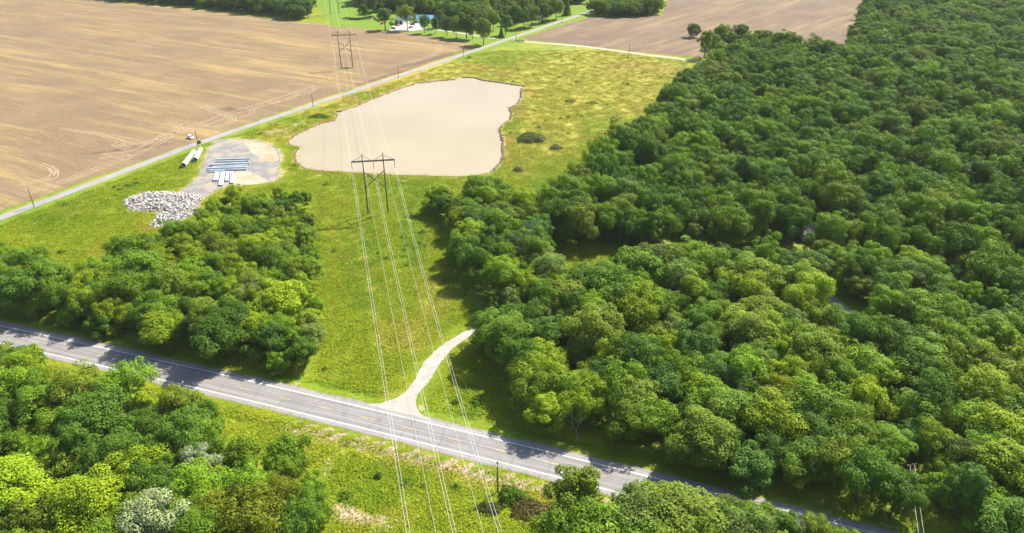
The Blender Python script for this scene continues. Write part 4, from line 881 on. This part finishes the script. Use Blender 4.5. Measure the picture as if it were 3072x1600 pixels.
# ------------------------------------------------------------------ vehicles
def car(px, py, rz, body, label, kind='suv', loc=None):
    p = at(px, py); o = empty('parked_car', (p.x, p.y, .03), rz); o.rotation_euler = (0, 0, rz)
    L, Wd = 4.7, 1.85
    if kind == 'suv': low = [(-2.35, .45), (-2.35, .98), (-2.2, 1.05), (1.0, 1.05), (2.1, .92), (2.35, .72), (2.35, .42), (1.9, .32), (-2.0, .32)]; cab = [(-2.22, 1.05), (-2.0, 1.68), (-1.7, 1.74), (.1, 1.72), (.95, 1.06)]
    elif kind == 'sedan': low = [(-2.35, .45), (-2.35, .9), (-2.1, .98), (1.0, .98), (2.1, .85), (2.35, .68), (2.35, .4), (1.9, .3), (-2.0, .3)]; cab = [(-1.6, .98), (-1.0, 1.42), (-.6, 1.46), (.3, 1.44), (1.1, .99)]
    else: low = [(-2.6, .5), (-2.6, 1.0), (-.4, 1.0), (1.2, 1.08), (2.4, 1.0), (2.6, .8), (2.6, .45), (2.0, .36), (-2.2, .36)]; cab = [(-.45, 1.05), (-.35, 1.75), (.1, 1.8), (.8, 1.76), (1.45, 1.1)]
    def prism(prof, w, taper=1.0, zmid=None):
        n = len(prof); mb = MB(); zt = max(q_[1] for q_ in prof); zb = min(q_[1] for q_ in prof)
        V = []
        for s in (-1, 1):
            for (x, z) in prof: V.append((x, s*w/2*(1-(1-taper)*(z-zb)/(zt-zb)), z))
        mb.add(V, [tuple(range(n))[::-1] if False else tuple(range(n)), tuple(range(2*n-1, n-1, -1))]+[(i, i+n, (i+1) % n+n, (i+1) % n) for i in range(n)]); return mb
    b_ = prism(low, Wd, .94).build('body', M[body], o); bv = b_.modifiers.new('bevel', 'BEVEL'); bv.width = .06; bv.segments = 2; bv.limit_method = 'ANGLE'
    c_ = prism(cab, Wd*.92, .82).build('cabin', M[body], o)
    gp = prism([(x*.96, .02+z*.985 if z > 1.2 else z+.06) for x, z in cab], Wd*.92+.012, .815)   # side glazing, proud of the cabin
    zc = np.mean([z for _, z in cab]); xs = [x for x, _ in cab]
    for s in (-1, 1):
        mb = MB(); z0, z1 = min(z for _, z in cab)+.1, max(z for _, z in cab)-.12; w0 = Wd*.46*.965+.012; w1 = Wd*.46*.845+.014
        for xa, xb in (((min(xs)+.35), (min(xs)+max(xs))/2-.15), ((min(xs)+max(xs))/2-.05, max(xs)-.62)):
            mb.add([(xa, s*w0, z0), (xb+.28, s*w0, z0), (xb, s*w1, z1), (xa+.12, s*w1, z1)], [(0, 1, 2, 3) if s < 0 else (3, 2, 1, 0)])
        mb.build('side_window', M['glass'], o)
    a0, a1 = cab[-1], cab[-2]; mb = MB(); d = Vector((a0[0]-a1[0], 0, a0[1]-a1[1])); nrm = Vector((-d.z, 0, d.x)).normalized(); nrm = nrm if nrm.x > 0 else -nrm
    pa, pb = Vector((a1[0], 0, a1[1]))+d*.1+nrm*.012, Vector((a1[0], 0, a1[1]))+d*.92+nrm*.012
    mb.add([(pa.x, -.66, pa.z), (pa.x, .66, pa.z), (pb.x, .76, pb.z), (pb.x, -.76, pb.z)], [(0, 1, 2, 3)[::-1]]); mb.build('windscreen', M['glass'], o)
    a0, a1 = cab[0], cab[1]; d = Vector((a1[0]-a0[0], 0, a1[1]-a0[1])); nrm = Vector((-abs(d.z), 0, abs(d.x))).normalized(); pa, pb = Vector((a0[0], 0, a0[1]))+d*.15+nrm*.012, Vector((a0[0], 0, a0[1]))+d*.92+nrm*.012
    mb = MB(); mb.add([(pa.x, -.72, pa.z), (pa.x, .72, pa.z), (pb.x, .62, pb.z), (pb.x, -.62, pb.z)], [(0, 1, 2, 3)]); mb.build('rear_window', M['glass'], o)
    for x in (-1.45, 1.45):
        for s in (-1, 1):
            w = empty('wheel', (x, s*.84, .34)); w.parent = o
            mb = MB(); mb.tube([(0, -.11, 0), (0, .11, 0)], .34, 16); mb.build('tyre', M['rubber'], w)
            mb = MB(); mb.tube([(0, s*.08, 0), (0, s*.118, 0)], .2, 12); mb.build('rim', M['rim'], w)
    for s in (-1, 1):
        mb = MB(); mb.box((low[5][0]-.1, s*.7, low[5][1]+.05), (.12, .34, .14)); mb.build('headlight', M['lamp'], o)
        mb = MB(); mb.box((low[0][0]+.02, s*.8, .85), (.08, .2, .22)); mb.build('tail_light', M['tail'], o)
    return tag(o, label, 'car')
ca, cb = at(562, 409), at(584, 419)
car(573, 416, math.atan2(cb.y-ca.y, cb.x-ca.x), 'carwhite', 'white car parked on the tilled field beside the country lane')
car(1180, 87, .3, 'carblack', 'black car parked beside the dark yard tree at the farm', 'sedan')
car(1238, 75, .1, 'carblue', 'dark blue car parked on the concrete farm yard', 'sedan')
car(1147, 72, 1.2, 'carred', 'red pickup parked behind the dark spreading yard tree', 'pickup')
car(1233, 84, 1.0, 'carred', 'red car standing on the concrete yard between two yard trees', 'sedan')
car(1192, 78, 2.6, 'carred', 'red car standing right before the white workshop doors', 'sedan')

# ------------------------------------------------------------------ farm buildings
def house(px, py, rz, L, Wd, hw, hr, wall, roof, label, doors=(), wins=(), name='farm_building', over=.5):
    """gable along local x; front gable faces -x end, long front faces -y"""
    p = at(px, py); o = empty(name, (p.x, p.y, 0), rz); x, y = L/2, Wd/2
    mb = MB(); V = [(-x, -y, -.2), (x, -y, -.2), (x, y, -.2), (-x, y, -.2), (-x, -y, hw), (x, -y, hw), (x, y, hw), (-x, y, hw), (-x, 0, hw+hr), (x, 0, hw+hr)]
    mb.add(V, [(0, 1, 5, 4), (2, 3, 7, 6), (1, 2, 6, 9, 5), (3, 0, 4, 8, 7)]); mb.build('wall', M[wall], o)
    rf = None
    for s in (-1, 1):
        n = Vector((0, s*hr, y)).normalized(); e = over; k = (y+e)/y
        a, b, c, d = Vector((-x-e, s*y*k, hw+hr-hr*k)), Vector((x+e, s*y*k, hw+hr-hr*k)), Vector((x+e, 0, hw+hr)), Vector((-x-e, 0, hw+hr)); up = Vector((0, 0, .1)); lo = Vector((0, 0, .01))
        mb = MB(); mb.add([a+lo, b+lo, c+lo, d+lo, a+up, b+up, c+up, d+up], [(3, 2, 1, 0), (4, 5, 6, 7), (0, 1, 5, 4), (1, 2, 6, 5), (2, 3, 7, 6), (3, 0, 4, 7)]); r_ = mb.build('roof', M[roof], o); rf = r_
        m2 = MB(); nr = int((L+2*e)/1.0)
        for q_ in range(nr+1):
            xx = -x-e+.06+(L+2*e-.12)*q_/nr; m2.bar((xx, s*y*k*.995, hw+hr-hr*k+.125), (xx, s*.03, hw+hr+.125), .05, .05)
        if roof == 'roofb': m2.build('standing_seam', M[roof], r_)
    mb = MB(); mb.box((0, 0, hw+hr+.13), (L+2*over, .35, .07)); mb.build('ridge_cap', M[roof], o)
    for (side, u, w, h, z) in doors:
        mb = MB(); mb.box((-x-.03, u, z+h/2) if side == 'x' else (u, -y-.03, z+h/2), (.1, w, h) if side == 'x' else (w, .1, h)); d_ = mb.build('door', M['door'], o)
        mb = MB(); mb.box((-x-.05, u, z+h+.08) if side == 'x' else (u, -y-.05, z+h+.08), (.12, w+.3, .15) if side == 'x' else (w+.3, .12, .15)); mb.build('lintel', M['trim'], d_)
    for (side, u, w, h, z) in wins:
        mb = MB(); mb.box((-x-.03, u, z) if side == 'x' else (u, -y-.03, z), (.08, w+.2, h+.2) if side == 'x' else (w+.2, .08, h+.2)); f_ = mb.build('window', M['trim'], o)
        mb = MB(); mb.box((-x-.06, u, z) if side == 'x' else (u, -y-.06, z), (.06, w, h) if side == 'x' else (w, .06, h)); mb.build('pane', M['glass'], f_)
    return tag(o, label, 'building')
house(1212, 68, math.radians(62), 16, 10, 3.8, 2.2, 'wallw', 'roofb', 'white farm workshop with blue steel roof and two dark doors', doors=[('x', -2.2, 2.6, 3.0, 0), ('x', 2.2, 2.6, 3.0, 0)], wins=[('y', -4, 1.2, 1.1, 1.9), ('y', 3, 1.2, 1.1, 1.9)])
house(1292, 66, math.radians(-3), 24, 11, 3.4, 2.6, 'wallw', 'roofb', 'long farmhouse with blue steel roof behind the drive trees', doors=[('y', -2, 1.1, 2.1, 0), ('y', 6, 2.8, 2.4, 0)], wins=[('y', -8, 1.4, 1.2, 1.7), ('y', -5, 1.4, 1.2, 1.7), ('y', 2, 1.6, 1.2, 1.7), ('x', 0, 1.3, 1.2, 1.7)])
house(1611, 58, math.radians(20), 10, 8, 3, 2.0, 'wallw', 'roofg', 'small white house with grey roof among the lane trees', doors=[('y', 0, 1.0, 2.1, 0)], wins=[('y', -3, 1.2, 1.2, 1.7), ('y', 3, 1.2, 1.2, 1.7), ('x', 0, 1.2, 1.2, 1.7)])
house(2458, 712, math.radians(-8), 14, 9, 3.2, 2.6, 'wallw', 'roofg', 'white house with grey roof almost hidden among forest trees', doors=[('y', 1, 1.1, 2.1, 0)], wins=[('y', -4, 1.5, 1.2, 1.7), ('y', 4.5, 1.5, 1.2, 1.7), ('x', 0, 1.3, 1.2, 1.7)], name='forest_house')

for k, (px, py, h, tn) in enumerate([(2424, 772, 10.5, 'mid green'), (2486, 778, 10, 'bright green'), (2452, 800, 11, 'olive green')]): T(px, py, 'rounded', k, h, tn, '%s tree screening the hidden white house in the forest' % tn, .8)

# ------------------------------------------------------------------ rough grass standing on the ground sheet
GS = bpy.data.collections.new('grass_sources')
def patch(seed, n, size, h, blade):
    r = np.random.default_rng(seed); x = r.normal(size=n)*size*.42; y = r.normal(size=n)*size*.42; z = h*r.random(n)*(.6+.5*np.sin(x*2.1+seed)*np.cos(y*2.3)); z = np.abs(z)+.03
    N = np.stack([r.normal(size=n)*.55, r.normal(size=n)*.55, np.full(n, 1.15)], 1); return leaf_mesh('tuft', np.stack([x, y, z], 1), N, blade*r.uniform(.6, 1.4, n), M['grass'], .38)
for k in range(5): GS.objects.link(bpy.data.objects.new('src_g%d' % k, patch(300+k, 80, 2.4, .30, .42)))
GS.objects.link(bpy.data.objects.new('src_g5', patch(310, 190, 1.3, 1.0, .42)))
tp = []; x = rng.uniform(-330, 150, 130000); y = rng.uniform(80, 560, 130000); px, py, dd = proj(x, y); ok = (px > -150) & (px < 3200) & (py < 1720)
for wn in WOODS: ok &= ~inpoly(x, y, WOODS[wn]['xy'])
ok &= rng.random(len(x)) < np.clip((250/dd)**1.5, .15, 1); tp.append(np.stack([x[ok], y[ok]], 1))
tp = np.concatenate(tp)
x, y = tp[:, 0], tp[:, 1]
def samp(A_): 
    i = np.clip(np.searchsorted(gx, x)-1, 0, len(gx)-2); j = np.clip(np.searchsorted(gy, y)-1, 0, len(gy)-2); return A_[j, i]
ok = (samp(flat) > 1.6) & (samp(sp_) > 1.5) & (samp(bare) < .5+.25*rng.random(len(x))) & (samp(srk) > 1.2)
x, y = x[ok], y[ok]; n = len(x); dv, lv, rv = samp(dry), samp(lush), samp(rust)
u = rng.random((n, 1)); tcol = np.array((.172, .245, .007))*(1-u)+np.array((.29, .33, .011))*u
f = (lv*rng.random(n) > .25)[:, None]; tcol = np.where(f, np.array((.13, .22, .006))*(.8+.5*u), tcol)
f = (dv*rng.random(n) > .22)[:, None]; tcol = np.where(f, np.array((.30, .285, .03))*(.85+.4*u), tcol)
f = (rv*rng.random(n) > .28)[:, None]; tcol = np.where(f, np.array((.33, .24, .045))*(.85+.4*u), tcol)
idx = rng.integers(0, 5, n); wd = (rng.random(n) < .03*np.clip(fbm(x, y, .06, 77)*1.5, 0, 1)) & (samp(flat) > 5); idx[wd] = 5; tcol[wd] = np.array((.085, .155, .008))*(.8+.6*u[wd])
s = rng.uniform(.7, 1.5, n); hgt = s*np.clip(samp(flat)/7, .25, 1.0)*rng.uniform(.6, 1.2, n)
zz = gzs(x, y)
tag(scatter('meadow_grass', GS, np.stack([x, y, zz], 1), np.stack([0*x, 0*x, rng.uniform(0, 6.28, n)], 1), np.stack([s, s, hgt], 1), idx, tcol), 'rough green and straw coloured grass over the meadow and clearing', 'grass', kind='stuff')
print('tufts', n)

# ------------------------------------------------------------------ summer haze
mh = bpy.data.materials.new('haze'); mh.use_nodes = True; mh.node_tree.nodes.clear()
pv = mh.node_tree.nodes.new('ShaderNodeVolumePrincipled'); pv.inputs['Color'].default_value = (.92, .95, 1, 1); pv.inputs['Density'].default_value = .00004; pv.inputs['Anisotropy'].default_value = 0
mo = mh.node_tree.nodes.new('ShaderNodeOutputMaterial'); mh.node_tree.links.new(pv.outputs[0], mo.inputs['Volume'])
mb = MB(); mb.box((0, 4500, 62), (18400, 15400, 130)); tag(mb.build('haze', mh), 'thin summer haze over the whole landscape', 'haze', kind='stuff')
